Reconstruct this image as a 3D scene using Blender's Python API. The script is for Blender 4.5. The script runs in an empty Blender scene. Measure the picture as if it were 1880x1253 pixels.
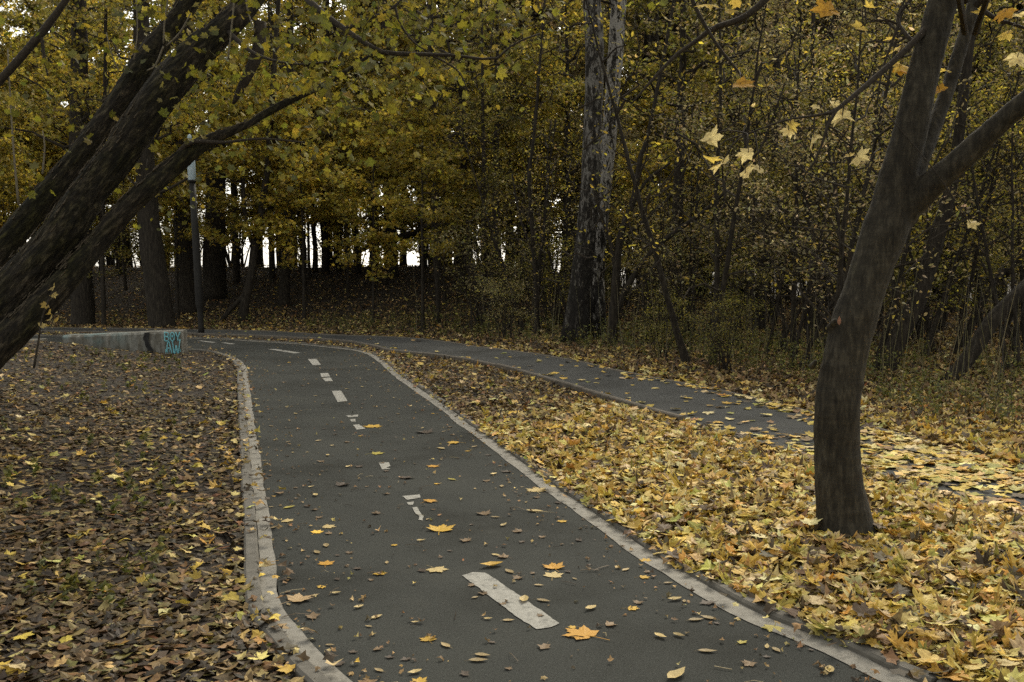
import bpy, math, random
import numpy as np
from mathutils import Vector, Matrix, Euler
rng = np.random.default_rng(11)
random.seed(11)
SC = bpy.context.scene
COL = SC.collection
R = math.radians

# ------------------------------------------------------------------ camera
F, CX, CY, EYE, PITCH = 1828.0, 940.0, 626.5, 1.6, R(3.96)
FWD = np.array([0, math.cos(PITCH), -math.sin(PITCH)])
UP = np.array([0, math.sin(PITCH), math.cos(PITCH)])
CAM = np.array([0, 0, EYE])
cam = bpy.data.cameras.new('camera'); cam.lens = 35.0; cam.sensor_width = 36.0
cam.clip_start = 0.05; cam.clip_end = 2000
co = bpy.data.objects.new('camera', cam); COL.objects.link(co)
co.location = CAM; co.rotation_euler = (R(90) - PITCH, 0, 0)
SC.camera = co

def ray(px, py):
    return np.array([1.0, 0, 0]) * (px - CX) / F + UP * (CY - py) / F + FWD
def G(px, py, z=0.0):
    r = ray(px, py); t = (z - EYE) / r[2]
    return CAM + r * t
def P(px, py, d):
    r = ray(px, py)
    return CAM + r * (d / r[1])

# ------------------------------------------------------------------ numpy noise
def _h(i, j, k, s):
    n = (i * 374761393 + j * 668265263 + k * 2147483647 + s * 974711) & 0xffffffff
    n = ((n ^ (n >> 13)) * 1274126177) & 0xffffffff
    return ((n ^ (n >> 16)) & 0xffffff) / float(0xffffff)
def vnoise(p, seed=0):
    p = np.asarray(p, float); i = np.floor(p).astype(np.int64); f = p - i; f = f * f * (3 - 2 * f)
    out = 0
    for a in (0, 1):
        wa = f[..., 0] if a else 1 - f[..., 0]
        for b in (0, 1):
            wb = f[..., 1] if b else 1 - f[..., 1]
            for c in (0, 1):
                wc = f[..., 2] if c else 1 - f[..., 2]
                out = out + wa * wb * wc * _h(i[..., 0] + a, i[..., 1] + b, i[..., 2] + c, seed)
    return out
def fbm(p, seed=0, oct=3):
    p = np.asarray(p, float); o = 0; a = 0.5; t = 0
    for k in range(oct):
        o = o + a * vnoise(p * 2 ** k, seed + k); t += a; a *= .5
    return o / t
def n2(x, y, s, seed=0, oct=3):
    x = np.asarray(x, float); y = np.asarray(y, float)
    return fbm(np.stack([x * s, y * s, np.zeros_like(x)], -1), seed, oct)
def smooth(a, b, x):
    t = np.clip((np.asarray(x, float) - a) / (b - a), 0, 1); return t * t * (3 - 2 * t)

# ------------------------------------------------------------------ traced plan of the paths (ground points)
def gl(pts): return np.array([G(*p)[:2] for p in pts])
def resample(p, step=.15):
    # Catmull-Rom through the points, evenly spaced
    p = np.asarray(p, float); q = np.vstack([2 * p[0] - p[1], p, 2 * p[-1] - p[-2]]); out = []
    for i in range(1, len(q) - 2):
        n = max(2, int(np.linalg.norm(q[i + 1] - q[i]) / step))
        t = np.linspace(0, 1, n, endpoint=False)[:, None]
        a, b, c, d = q[i - 1], q[i], q[i + 1], q[i + 2]
        # linear blend tangents keep uneven spacing from overshooting
        lb = np.linalg.norm(c - b) + 1e-9
        m1 = (c - a) / (np.linalg.norm(c - a) + 1e-9) * lb; m2 = (d - b) / (np.linalg.norm(d - b) + 1e-9) * lb
        out.append((2 * t**3 - 3 * t**2 + 1) * b + (t**3 - 2 * t**2 + t) * m1 + (-2 * t**3 + 3 * t**2) * c + (t**3 - t**2) * m2)
    out.append(p[-1:]); o = np.vstack(out)
    s = np.concatenate([[0], np.cumsum(np.linalg.norm(np.diff(o, axis=0), axis=1))])
    u = np.arange(0, s[-1], step)
    return np.stack([np.interp(u, s, o[:, 0]), np.interp(u, s, o[:, 1])], -1)
# left edge of the cycle path's asphalt, near to far
L_in = gl([(632, 1240), (591, 1203), (541.6, 1146), (519, 1120), (509, 1074), (504, 1025), (494, 950), (485, 893), (477, 837), (468, 780),
           (460, 725), (457, 705), (453, 677), (436, 659), (413, 650.5), (380, 644)])
L_in = np.vstack([L_in[0] + (L_in[0] - L_in[2]) * 1.0 + np.array([.25, -.3]), L_in, [(-7.6, 20.9), (-10.5, 21.9), (-16, 23.2), (-30, 25)]])
# right edge, near to far
R_in = gl([(1633, 1253), (1557, 1214), (1501, 1188), (1444, 1165), (1369, 1135), (1293, 1093), (1237, 1059), (1180, 1025), (1108, 973), (1040, 924), (1008, 903),
           (971, 874), (936, 847), (907, 824), (876, 800), (844, 779), (825, 761), (791, 737), (753, 710), (729, 693), (702, 669), (678, 652), (651, 644), (600, 638),
           (540, 632), (460, 627), (400, 623)])
R_in = np.vstack([[(2.55, 2.2), (2.0, 3.1)], R_in, [(-9.0, 24.2), (-13, 25.2), (-19, 26.4), (-31, 28.2)]])
FN = gl([(480, 622), (520, 624), (560, 626.5), (640, 633), (690, 643), (720, 650), (800, 659), (860, 668), (900, 676), (950, 688), (1000, 703), (1060, 722),
         (1130, 744), (1200, 765), (1300, 793), (1400, 822), (1590, 872), (1800, 935)])
FN = np.vstack([[(-14, 26.2), (-9, 25.2)], FN, [(3.9, 5.6), (4.5, 3.6), (5.2, 1)]])
FF = gl([(500, 611), (600, 617), (736, 622), (804, 628), (855, 636), (906, 643), (957, 649), (1008, 657), (1076, 669), (1145, 686), (1300, 716),
         (1450, 752), (1600, 790), (1750, 832), (1880, 872)])
FF = np.vstack([[(-14, 28.4), (-9, 27.3)], FF, [(5.0, 6.6), (5.7, 4.2), (6.5, 1)]])
L_in, R_in, FN, FF = [resample(a) for a in (L_in, R_in, FN, FF)]
def offset(line, d):      # d > 0: to the left of the direction of travel
    t = np.gradient(line, axis=0); t /= np.linalg.norm(t, axis=1)[:, None] + 1e-9
    # smooth the normals
    k = np.ones(5) / 5
    n = np.stack([-t[:, 1], t[:, 0]], -1)
    for c in (0, 1):
        n[:, c] = np.convolve(np.pad(n[:, c], 2, mode='edge'), k, 'valid')
    n /= np.linalg.norm(n, axis=1)[:, None] + 1e-9
    return line + n * np.asarray(d)[..., None] if np.ndim(d) else line + n * d
def pip(poly, x, y):
    x = np.asarray(x); y = np.asarray(y); ins = np.zeros(x.shape, bool)
    px, py = poly[:, 0], poly[:, 1]; n = len(poly); j = n - 1
    for i in range(n):
        c = ((py[i] > y) != (py[j] > y))
        if c.any():
            xi = (px[j] - px[i]) * (y - py[i]) / (py[j] - py[i] + 1e-12) + px[i]
            ins ^= c & (x < xi)
        j = i
    return ins
def dist(line, x, y):
    x = np.asarray(x, float).ravel(); y = np.asarray(y, float).ravel(); best = np.full(x.shape, 1e9)
    for k in range(0, len(line) - 1, 2):
        a = line[k]; b = line[min(k + 2, len(line) - 1)]; d = b - a; L2 = d @ d + 1e-12
        t = np.clip(((x - a[0]) * d[0] + (y - a[1]) * d[1]) / L2, 0, 1)
        best = np.minimum(best, (x - a[0] - t * d[0])**2 + (y - a[1] - t * d[1])**2)
    return np.sqrt(best)
POLY_CYC = np.vstack([L_in, R_in[::-1]])
POLY_FOOT = np.vstack([FN, FF[::-1]])
POLY_NEAR = np.vstack([[(-60, 32)], FF, [(7, -30), (-60, -30)]])
POLY_MED = np.vstack([R_in[R_in[:, 1] < 24.6], FN])
Lk = L_in[::4]
def terrain(x, y):
    x = np.asarray(x, float); y = np.asarray(y, float); sh = np.shape(x)
    xf, yf = np.atleast_1d(x).ravel(), np.atleast_1d(y).ravel()
    near = pip(POLY_NEAR, xf, yf); cyc = pip(POLY_CYC, xf, yf); foot = pip(POLY_FOOT, xf, yf)
    s = np.where(near, 0, dist(FF[::4], xf, yf))
    wl = 1 - .72 * smooth(-1, 8, xf)
    z = 1.85 * smooth(2.0, 17, s) * wl - .8 * smooth(19, 40, s)
    z = z + .10 * (n2(xf, yf, .35, 5) - .5) * smooth(.3, 2, s)
    left = near & ~cyc & ~foot & ~pip(POLY_MED, xf, yf)
    dl = dist(Lk, xf, yf)
    z = z + np.where(left, .30 * smooth(.2, 5, dl) * smooth(22.5, 17, yf) + .04 * smooth(.05, .5, dl) * (n2(xf, yf, 1.3, 9) - .3), 0)
    z = z + np.where(left, .17 * np.exp(-((xf + 8.9)**2 / 2.2 + (yf - 18.2)**2 / .8)), 0)
    med = pip(POLY_MED, xf, yf)
    dm = np.minimum(dist(R_in[::4], xf, yf), dist(FN[::4], xf, yf))
    z = z + np.where(med, .05 * smooth(.1, .8, dm) * (.4 + n2(xf, yf, 1.1, 3)), 0)
    z = z - np.where(cyc | foot, .03, 0)
    return z.reshape(sh) if sh else float(z[0])
def GT(px, py):
    r = ray(px, py); lo = 3.0
    ts = np.linspace(3, 70, 700); pts = CAM + r * ts[:, None]
    z = terrain(pts[:, 0], pts[:, 1]); hit = np.nonzero(pts[:, 2] <= z)[0]
    return pts[hit[0]] if len(hit) else pts[-1]

# ------------------------------------------------------------------ materials
def mat(name):
    m = bpy.data.materials.new(name); m.use_nodes = True
    nt = m.node_tree; b = nt.nodes['Principled BSDF']; b.inputs['Specular IOR Level'].default_value = .25
    return m, nt, b
def nd(nt, t, **kw):
    n = nt.nodes.new(t)
    for k, v in kw.items():
        if k.startswith('i_'): n.inputs[k[2:].replace('_', ' ')].default_value = v
        else: setattr(n, k, v)
    return n
def ramp(nt, stops):
    r = nt.nodes.new('ShaderNodeValToRGB'); e = r.color_ramp.elements
    while len(e) < len(stops): e.new(.5)
    for q, (p, c) in zip(e, stops): q.position = p; q.color = (*c, 1) if len(c) == 3 else c
    return r
def noise(nt, scale, detail=4, rough=.6, vec=None):
    n = nd(nt, 'ShaderNodeTexNoise'); n.inputs['Scale'].default_value = scale; n.inputs['Detail'].default_value = detail; n.inputs['Roughness'].default_value = rough
    if vec: nt.links.new(vec, n.inputs['Vector'])
    return n
def coords(nt, kind='Object', scale=(1, 1, 1)):
    t = nd(nt, 'ShaderNodeTexCoord'); m = nd(nt, 'ShaderNodeMapping'); m.inputs['Scale'].default_value = scale
    nt.links.new(t.outputs[kind], m.inputs['Vector']); return m.outputs['Vector']
def bump(nt, b, h, strength=.4, dist_=.01):
    n = nd(nt, 'ShaderNodeBump'); n.inputs['Strength'].default_value = strength; n.inputs['Distance'].default_value = dist_
    nt.links.new(h, n.inputs['Height']); nt.links.new(n.outputs[0], b.inputs['Normal'])
def mix(nt, mode, fac, a, b):
    n = nd(nt, 'ShaderNodeMixRGB', blend_type=mode)
    for s, v in (('Fac', fac), ('Color1', a), ('Color2', b)):
        if hasattr(v, 'is_linked'): nt.links.new(v, n.inputs[s])
        elif isinstance(v, (int, float)): n.inputs[s].default_value = v
        else: n.inputs[s].default_value = (*v, 1)
    return n.outputs[0]

def leaf_material(name, trans=.35, tint=True, rough=.55, spots=True):
    m = bpy.data.materials.new(name); m.use_nodes = True; nt = m.node_tree; nt.nodes.clear()
    out = nd(nt, 'ShaderNodeOutputMaterial'); a = nd(nt, 'ShaderNodeAttribute', attribute_name='col'); c = a.outputs['Color']
    if tint:
        oi = nd(nt, 'ShaderNodeObjectInfo'); c = mix(nt, 'MULTIPLY', 1.0, c, oi.outputs['Color'])
    if spots:
        n = noise(nt, 38, 3, .65, coords(nt)); r = ramp(nt, [(.32, (.45, .38, .32)), (.5, (1, 1, 1)), (.75, (1.1, 1.08, 1.02))])
        nt.links.new(n.outputs['Fac'], r.inputs[0]); c = mix(nt, 'MULTIPLY', .8, c, r.outputs[0])
    d = nd(nt, 'ShaderNodeBsdfDiffuse'); nt.links.new(c, d.inputs[0]); sh = d.outputs[0]
    if trans:
        t = nd(nt, 'ShaderNodeBsdfTranslucent'); nt.links.new(c, t.inputs[0])
        x = nd(nt, 'ShaderNodeMixShader'); x.inputs[0].default_value = trans
        nt.links.new(sh, x.inputs[1]); nt.links.new(t.outputs[0], x.inputs[2]); sh = x.outputs[0]
    g = nd(nt, 'ShaderNodeBsdfGlossy'); g.inputs['Roughness'].default_value = rough
    x = nd(nt, 'ShaderNodeMixShader'); x.inputs[0].default_value = .035
    nt.links.new(sh, x.inputs[1]); nt.links.new(g.outputs[0], x.inputs[2])
    nt.links.new(x.outputs[0], out.inputs[0]); return m
M_leaf = leaf_material('tree_leaf', .55)
M_litter = leaf_material('fallen_leaf', .12, False)
M_pathleaf = leaf_material('path_leaf', .15, True)
M_weed = leaf_material('weed_leaf', .3, False, spots=False)

def bark(name, c0, c1, c2, sc=(9, 9, 1.6), bstr=.7, bd=.02, moss=None):
    m, nt, b = mat(name); v = coords(nt, 'Object', sc)
    n = noise(nt, 3.0, 6, .65, v); r = ramp(nt, [(.34, c0), (.52, c1), (.68, c2)]); nt.links.new(n.outputs['Fac'], r.inputs[0])
    n2_ = noise(nt, 1.3, 3, .5, coords(nt)); c = r.outputs[0]
    if moss:
        q = ramp(nt, [(.52, (0, 0, 0)), (.66, (1, 1, 1))]); nt.links.new(n2_.outputs['Fac'], q.inputs[0]); c = mix(nt, 'MIX', q.outputs[0], c, moss)
    nt.links.new(c, b.inputs['Base Color']); b.inputs['Roughness'].default_value = .9
    bump(nt, b, n.outputs['Fac'], bstr, bd); return m
M_bark = bark('forest_bark', (.012, .0095, .007), (.026, .021, .015), (.055, .046, .033))
def m_maple():
    m, nt, b = mat('maple_bark'); a_ = noise(nt, 1, 5, .7, coords(nt, 'Object', (34, 34, 9))); c_ = noise(nt, 1, 4, .65, coords(nt, 'Object', (7, 7, 46))); d_ = noise(nt, 2.2, 4, .6, coords(nt))
    h = nd(nt, 'ShaderNodeMath', operation='MULTIPLY_ADD'); nt.links.new(c_.outputs['Fac'], h.inputs[0]); h.inputs[1].default_value = .22; nt.links.new(a_.outputs['Fac'], h.inputs[2])
    r = ramp(nt, [(.40, (.012, .0102, .0072)), (.60, (.032, .0275, .0192)), (.82, (.078, .068, .048))]); nt.links.new(h.outputs[0], r.inputs[0])
    q = ramp(nt, [(.38, (.65, .62, .58)), (.6, (1, 1, 1)), (.72, (1.25, 1.3, 1.05))]); nt.links.new(d_.outputs['Fac'], q.inputs[0])
    nt.links.new(mix(nt, 'MULTIPLY', 1.0, r.outputs[0], q.outputs[0]), b.inputs['Base Color']); b.inputs['Roughness'].default_value = .85
    bump(nt, b, h.outputs[0], .8, .012); return m
M_bark_maple = m_maple()
def m_old():
    m, nt, b = mat('old_willow_bark'); t_ = nd(nt, 'ShaderNodeTexCoord'); r1 = nd(nt, 'ShaderNodeMapping'); r1.inputs['Rotation'].default_value = (0, R(-42), 0); nt.links.new(t_.outputs['Object'], r1.inputs['Vector'])
    def sc(v): q = nd(nt, 'ShaderNodeMapping'); q.inputs['Scale'].default_value = v; nt.links.new(r1.outputs[0], q.inputs['Vector']); return q.outputs[0]
    a_ = noise(nt, 1, 6, .7, sc((26, 26, 6.5))); d_ = noise(nt, 1.5, 4, .6, sc((2, 2, 1)))
    r = ramp(nt, [(.36, (.007, .0055, .004)), (.5, (.022, .0175, .0115)), (.60, (.062, .05, .033)), (.72, (.14, .115, .078))]); nt.links.new(a_.outputs['Fac'], r.inputs[0])
    q = ramp(nt, [(.42, (1, 1, 1)), (.62, (.55, .62, .30))]); nt.links.new(d_.outputs['Fac'], q.inputs[0])
    nt.links.new(mix(nt, 'MULTIPLY', 1.0, r.outputs[0], q.outputs[0]), b.inputs['Base Color']); b.inputs['Roughness'].default_value = .9
    bump(nt, b, a_.outputs['Fac'], 1.0, .04); return m
M_bark_old = m_old()
M_bark_older = bark('old_willow_bark', (.010, .008, .006), (.028, .0225, .015), (.085, .068, .044), (9, 9, 9), .8, .02, (.024, .022, .009))
M_twig = bark('twig_bark', (.02, .016, .012), (.035, .028, .02), (.06, .048, .034), (20, 20, 20), .3, .003)
M_shoot = bark('pale_shoot', (.10, .085, .06), (.15, .13, .09), (.2, .17, .12), (20, 20, 20), .3, .003)

M_skylit_flake = bark('skylit_bark', (.03, .024, .016), (.075, .06, .04), (.16, .13, .09), (20, 20, 20), .3, .003)  # bark tone lightened to stand in for sky light on trunk ridges
def m_birch(k=1.0, sh=0.0):
    m, nt, b = mat('birch_bark')
    big = noise(nt, 1.0, 5, .68, coords(nt, 'Object', (9, 9, 3.2)))
    fine = noise(nt, 1.0, 6, .75, coords(nt, 'Object', (26, 26, 60)))
    streak = noise(nt, 1.0, 4, .7, coords(nt, 'Object', (42, 42, 12)))
    s = nd(nt, 'ShaderNodeMath', operation='MULTIPLY_ADD'); nt.links.new(streak.outputs['Fac'], s.inputs[0]); s.inputs[1].default_value = .75; nt.links.new(big.outputs['Fac'], s.inputs[2])
    s2 = nd(nt, 'ShaderNodeMath', operation='MULTIPLY_ADD'); nt.links.new(fine.outputs['Fac'], s2.inputs[0]); s2.inputs[1].default_value = .16; nt.links.new(s.outputs[0], s2.inputs[2])
    tc = nd(nt, 'ShaderNodeTexCoord'); sp = nd(nt, 'ShaderNodeSeparateXYZ'); nt.links.new(tc.outputs['Object'], sp.inputs[0])
    mr = nd(nt, 'ShaderNodeMapRange'); mr.inputs['From Min'].default_value = 0; mr.inputs['From Max'].default_value = 4.5; mr.inputs['To Min'].default_value = -.14 + sh; mr.inputs['To Max'].default_value = .008 + sh
    nt.links.new(sp.outputs['Z'], mr.inputs['Value'])
    ad = nd(nt, 'ShaderNodeMath', operation='ADD'); nt.links.new(s2.outputs[0], ad.inputs[0]); nt.links.new(mr.outputs[0], ad.inputs[1])
    r = ramp(nt, [(.86, (.012, .010, .008)), (.98, (.045, .039, .031)), (.99, (.10 * k, .092 * k, .078 * k)), (1.0, (.19 * k, .178 * k, .158 * k))])
    pass
    nt.links.new(ad.outputs[0], r.inputs[0]); nt.links.new(r.outputs[0], b.inputs['Base Color']); b.inputs['Roughness'].default_value = .85
    bump(nt, b, s.outputs[0], .8, .03); return m
M_birch = m_birch(.8); M_birch_pale = m_birch(1.45, .05)

def m_asphalt(name, a, b_, c):
    m, nt, b = mat(name); v = coords(nt)
    f = noise(nt, 95, 4, .8, v); g = noise(nt, .9, 5, .6, v)
    r = ramp(nt, [(.25, a), (.5, b_), (.75, c)]); nt.links.new(f.outputs['Fac'], r.inputs[0])
    q = ramp(nt, [(.3, (.66, .65, .63)), (.5, (1, 1, 1)), (.75, (1.2, 1.19, 1.16))]); nt.links.new(g.outputs['Fac'], q.inputs[0])
    k = mix(nt, 'MULTIPLY', 1.0, r.outputs[0], q.outputs[0])
    sp = noise(nt, 210, 1, .5, v); q2 = ramp(nt, [(.66, (0, 0, 0)), (.74, (1, 1, 1))]); nt.links.new(sp.outputs['Fac'], q2.inputs[0])
    k = mix(nt, 'MIX', q2.outputs[0], k, (.11, .11, .10))
    dn = noise(nt, 2.6, 6, .75, v); q3 = ramp(nt, [(.56, (0, 0, 0)), (.75, (.5, .5, .5))]); nt.links.new(dn.outputs['Fac'], q3.inputs[0])
    k = mix(nt, 'MIX', q3.outputs[0], k, (.058, .0575, .050))
    nt.links.new(k, b.inputs['Base Color']); b.inputs['Roughness'].default_value = .9; b.inputs['Specular IOR Level'].default_value = .04
    bump(nt, b, f.outputs['Fac'], .35, .004); return m
M_asphalt = m_asphalt('cycle_asphalt', (.029, .0305, .0278), (.045, .047, .043), (.069, .071, .065))
M_asphalt2 = m_asphalt('foot_asphalt', (.045, .046, .044), (.068, .069, .0665), (.10, .101, .097))

def m_simple(name, stops, scale, rough=.85, bs=.3, bd=.004, sc=(1, 1, 1), worn=None):
    m, nt, b = mat(name); v = coords(nt, 'Object', sc); n = noise(nt, scale, 6, .7, v); r = ramp(nt, stops)
    nt.links.new(n.outputs['Fac'], r.inputs[0]); c = r.outputs[0]
    if worn:
        w = noise(nt, worn[0], 5, .75, v); q = ramp(nt, [(worn[1], (0, 0, 0)), (worn[2], (1, 1, 1))]); nt.links.new(w.outputs['Fac'], q.inputs[0])
        c = mix(nt, 'MIX', q.outputs[0], c, worn[3])
    nt.links.new(c, b.inputs['Base Color']); b.inputs['Roughness'].default_value = rough; bump(nt, b, n.outputs['Fac'], bs, bd); return m
M_soil = m_simple('forest_soil', [(.25, (.012, .0095, .007)), (.5, (.027, .021, .015)), (.75, (.06, .045, .03))], 7, .95, .8, .03, worn=(1.4, .55, .7, (.030, .030, .012)))
M_kerb = m_simple('kerb_concrete', [(.25, (.075, .07, .058)), (.5, (.12, .112, .095)), (.75, (.17, .158, .135))], 14, .9, .4, .004, worn=(3.2, .58, .72, (.07, .06, .045)))
M_kerb_dark = m_simple('dirty_kerb_concrete', [(.25, (.075, .066, .052)), (.5, (.115, .10, .08)), (.75, (.17, .15, .12))], 14, .9, .4, .004, worn=(3.2, .55, .7, (.045, .038, .028)))
M_edge = m_simple('worn_edge_line_paint', [(.25, (.14, .132, .112)), (.5, (.215, .203, .175)), (.75, (.28, .265, .23))], 22, .85, .3, .003, worn=(5, .54, .72, (.085, .079, .066)))
M_dash = m_simple('lane_paint', [(.25, (.20, .195, .17)), (.5, (.275, .268, .238)), (.75, (.34, .33, .295))], 30, .8, .3, .003, worn=(16, .52, .72, (.10, .098, .088)))
M_metal = m_simple('black_painted_metal', [(.3, (.010, .009, .008)), (.7, (.02, .018, .015))], 12, .6, .1, .002)
M_black = m_simple('black_spray_paint', [(.3, (.012, .012, .012)), (.7, (.03, .03, .03))], 12, .85, .2, .002)
M_cyan = m_simple('cyan_spray_paint', [(.3, (.10, .34, .40)), (.5, (.18, .48, .54)), (.7, (.30, .58, .62))], 20, .7, .1, .002)
def m_lamp():
    m, nt, b = mat('milky_lamp_plastic'); n = noise(nt, 6, 3, .6, coords(nt)); r = ramp(nt, [(.3, (.42, .55, .60)), (.7, (.60, .70, .74))])
    nt.links.new(n.outputs['Fac'], r.inputs[0]); nt.links.new(r.outputs[0], b.inputs['Base Color']); b.inputs['Roughness'].default_value = .35
    b.inputs['Transmission Weight'].default_value = .35; return m
M_lamp = m_lamp()
def m_block():
    m, nt, b = mat('old_concrete'); v = coords(nt)
    n = noise(nt, 9, 7, .75, v); r = ramp(nt, [(.3, (.11, .107, .093)), (.5, (.19, .187, .165)), (.7, (.27, .265, .235))]); nt.links.new(n.outputs['Fac'], r.inputs[0])
    st = noise(nt, 3.5, 4, .7, coords(nt, 'Object', (3, 3, .5))); q = ramp(nt, [(.42, (.5, .46, .4)), (.6, (1, 1, 1))]); nt.links.new(st.outputs['Fac'], q.inputs[0])
    c = mix(nt, 'MULTIPLY', .8, r.outputs[0], q.outputs[0])
    # old cyan overspray along the top of the left half
    tc = nd(nt, 'ShaderNodeTexCoord'); sp = nd(nt, 'ShaderNodeSeparateXYZ'); nt.links.new(tc.outputs['Object'], sp.inputs[0])
    mz = nd(nt, 'ShaderNodeMapRange'); mz.inputs['From Min'].default_value = .12; mz.inputs['From Max'].default_value = .42; nt.links.new(sp.outputs['Z'], mz.inputs['Value'])
    mx = nd(nt, 'ShaderNodeMapRange'); mx.inputs['From Min'].default_value = -.8; mx.inputs['From Max'].default_value = -1.7; nt.links.new(sp.outputs['X'], mx.inputs['Value'])
    pn = noise(nt, 2.4, 4, .7, v); k = ramp(nt, [(.46, (0, 0, 0)), (.66, (.5, .5, .5))]); nt.links.new(pn.outputs['Fac'], k.inputs[0])
    f = nd(nt, 'ShaderNodeMath', operation='MULTIPLY'); nt.links.new(mz.outputs[0], f.inputs[0]); nt.links.new(mx.outputs[0], f.inputs[1])
    g = nd(nt, 'ShaderNodeMath', operation='MULTIPLY'); nt.links.new(f.outputs[0], g.inputs[0]); nt.links.new(k.outputs[0], g.inputs[1])
    c = mix(nt, 'MIX', g.outputs[0], c, (.12, .30, .33))
    nt.links.new(c, b.inputs['Base Color']); b.inputs['Roughness'].default_value = .9; bump(nt, b, n.outputs['Fac'], .5, .01); return m
M_block = m_block()

# ------------------------------------------------------------------ mesh building
class Acc:
    def __init__(self): self.v = []; self.f = []; self.c = []; self.n = 0
    def add(self, v, f, c=None):
        v = np.asarray(v, float); f = np.asarray(f, np.int64)
        self.v.append(v); self.f.append(f + self.n); self.n += len(v)
        self.c.append(np.ones((len(v), 3)) if c is None else np.broadcast_to(c, (len(v), 3)))
    def mesh(self, name, m, smooth_=False, col=False):
        me = bpy.data.meshes.new(name)
        v = np.vstack(self.v); f = np.vstack(self.f)
        me.vertices.add(len(v)); me.vertices.foreach_set('co', v.astype(np.float32).ravel())
        me.loops.add(3 * len(f)); me.loops.foreach_set('vertex_index', f.astype(np.int32).ravel())
        me.polygons.add(len(f)); me.polygons.foreach_set('loop_start', np.arange(0, 3 * len(f), 3, dtype=np.int32))
        try: me.polygons.foreach_set('loop_total', np.full(len(f), 3, np.int32))
        except Exception: pass
        me.polygons.foreach_set('use_smooth', np.full(len(f), smooth_, bool))
        me.update(calc_edges=True)
        if col:
            c = np.vstack(self.c); a = me.attributes.new('col', 'FLOAT_COLOR', 'POINT')
            a.data.foreach_set('color', np.hstack([c, np.ones((len(c), 1))]).astype(np.float32).ravel())
        me.materials.append(m); return me
def link(name, me, parent=None, loc=(0, 0, 0), rz=0):
    o = bpy.data.objects.new(name, me); COL.objects.link(o); o.location = loc; o.rotation_euler = (0, 0, rz)
    if parent is not None: o.parent = parent
    return o
def tag(o, label=None, cat=None, group=None, kind=None):
    if label: o['label'] = label
    if cat: o['category'] = cat
    if group: o['group'] = group
    if kind: o['kind'] = kind
    return o
def thing(name, label, cat, loc=(0, 0, 0), rz=0, group=None):
    o = bpy.data.objects.new(name, None); COL.objects.link(o); o.location = loc; o.rotation_euler = (0, 0, rz); o.empty_display_size = .2
    return tag(o, label, cat, group)
def tube(acc, pts, rad, k=6, disp=None, cap=True):
    pts = np.asarray(pts, float); n = len(pts); rad = np.broadcast_to(np.asarray(rad, float), (n,))
    t = np.gradient(pts, axis=0); t /= np.linalg.norm(t, axis=1)[:, None] + 1e-12
    u = np.cross(t[0], [0, 1, 0.3]); u /= np.linalg.norm(u) + 1e-12; us = []
    for i in range(n):
        u = u - t[i] * (u @ t[i]); u /= np.linalg.norm(u) + 1e-12; us.append(u)
    us = np.array(us); w = np.cross(t, us); a = np.linspace(0, 2 * math.pi, k, endpoint=False)
    rr = np.repeat(rad[:, None], k, 1)
    if disp is not None: rr = rr + disp(a, pts, rr)
    v = pts[:, None, :] + (us[:, None, :] * np.cos(a)[None, :, None] + w[:, None, :] * np.sin(a)[None, :, None]) * rr[..., None]
    i = np.arange(n - 1)[:, None] * k; j = np.arange(k)[None, :]; jn = (j + 1) % k
    q = np.stack([(i + j), (i + jn), (i + k + jn), (i + k + j)], -1).reshape(-1, 4)
    f = np.vstack([q[:, [0, 1, 2]], q[:, [0, 2, 3]]]); v = v.reshape(-1, 3)
    if cap:
        v = np.vstack([v, pts[0], pts[-1]]); c0, c1 = n * k, n * k + 1; b = (n - 1) * k
        jj = np.arange(k); f = np.vstack([f, np.stack([np.full(k, c0), (jj + 1) % k, jj], -1), np.stack([np.full(k, c1), b + jj, b + (jj + 1) % k], -1)])
    acc.add(v, f)
def spline(pts, n):
    pts = np.asarray(pts, float); d = np.concatenate([[0], np.cumsum(np.linalg.norm(np.diff(pts[:, :3], axis=0), axis=1))])
    q = np.vstack([2 * pts[0] - pts[1], pts, 2 * pts[-1] - pts[-2]]); out = []
    for u in np.linspace(0, d[-1] - 1e-9, n):
        i = min(max(int(np.searchsorted(d, u, 'right') - 1), 0), len(pts) - 2); t = (u - d[i]) / (d[i + 1] - d[i] + 1e-12)
        a, b, c, e = q[i], q[i + 1], q[i + 2], q[i + 3]
        out.append(.5 * (2 * b + (c - a) * t + (2 * a - 5 * b + 4 * c - e) * t * t + (3 * b - a - 3 * c + e) * t**3))
    return np.array(out)
def ribbon(acc, a, b, z):      # a strip between two lines of equal length
    n = len(a); za = np.broadcast_to(z, (n,))
    v = np.vstack([np.column_stack([a, za]), np.column_stack([b, za])]); i = np.arange(n - 1)
    acc.add(v, np.vstack([np.stack([i, i + n, i + 1], -1), np.stack([i + 1, i + n, i + n + 1], -1)]))
def poly_sheet(acc, poly, z):  # flat polygon, triangulated
    from mathutils.geometry import tessellate_polygon
    tr = tessellate_polygon([[Vector((p[0], p[1], 0)) for p in poly]])
    v = np.column_stack([poly, np.full(len(poly), z)]); f = np.array(tr)
    a, b, c = v[f[:, 0]], v[f[:, 1]], v[f[:, 2]]
    fl = np.cross(b - a, c - a)[:, 2] < 0; f[fl] = f[fl][:, ::-1]; acc.add(v, f)

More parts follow.
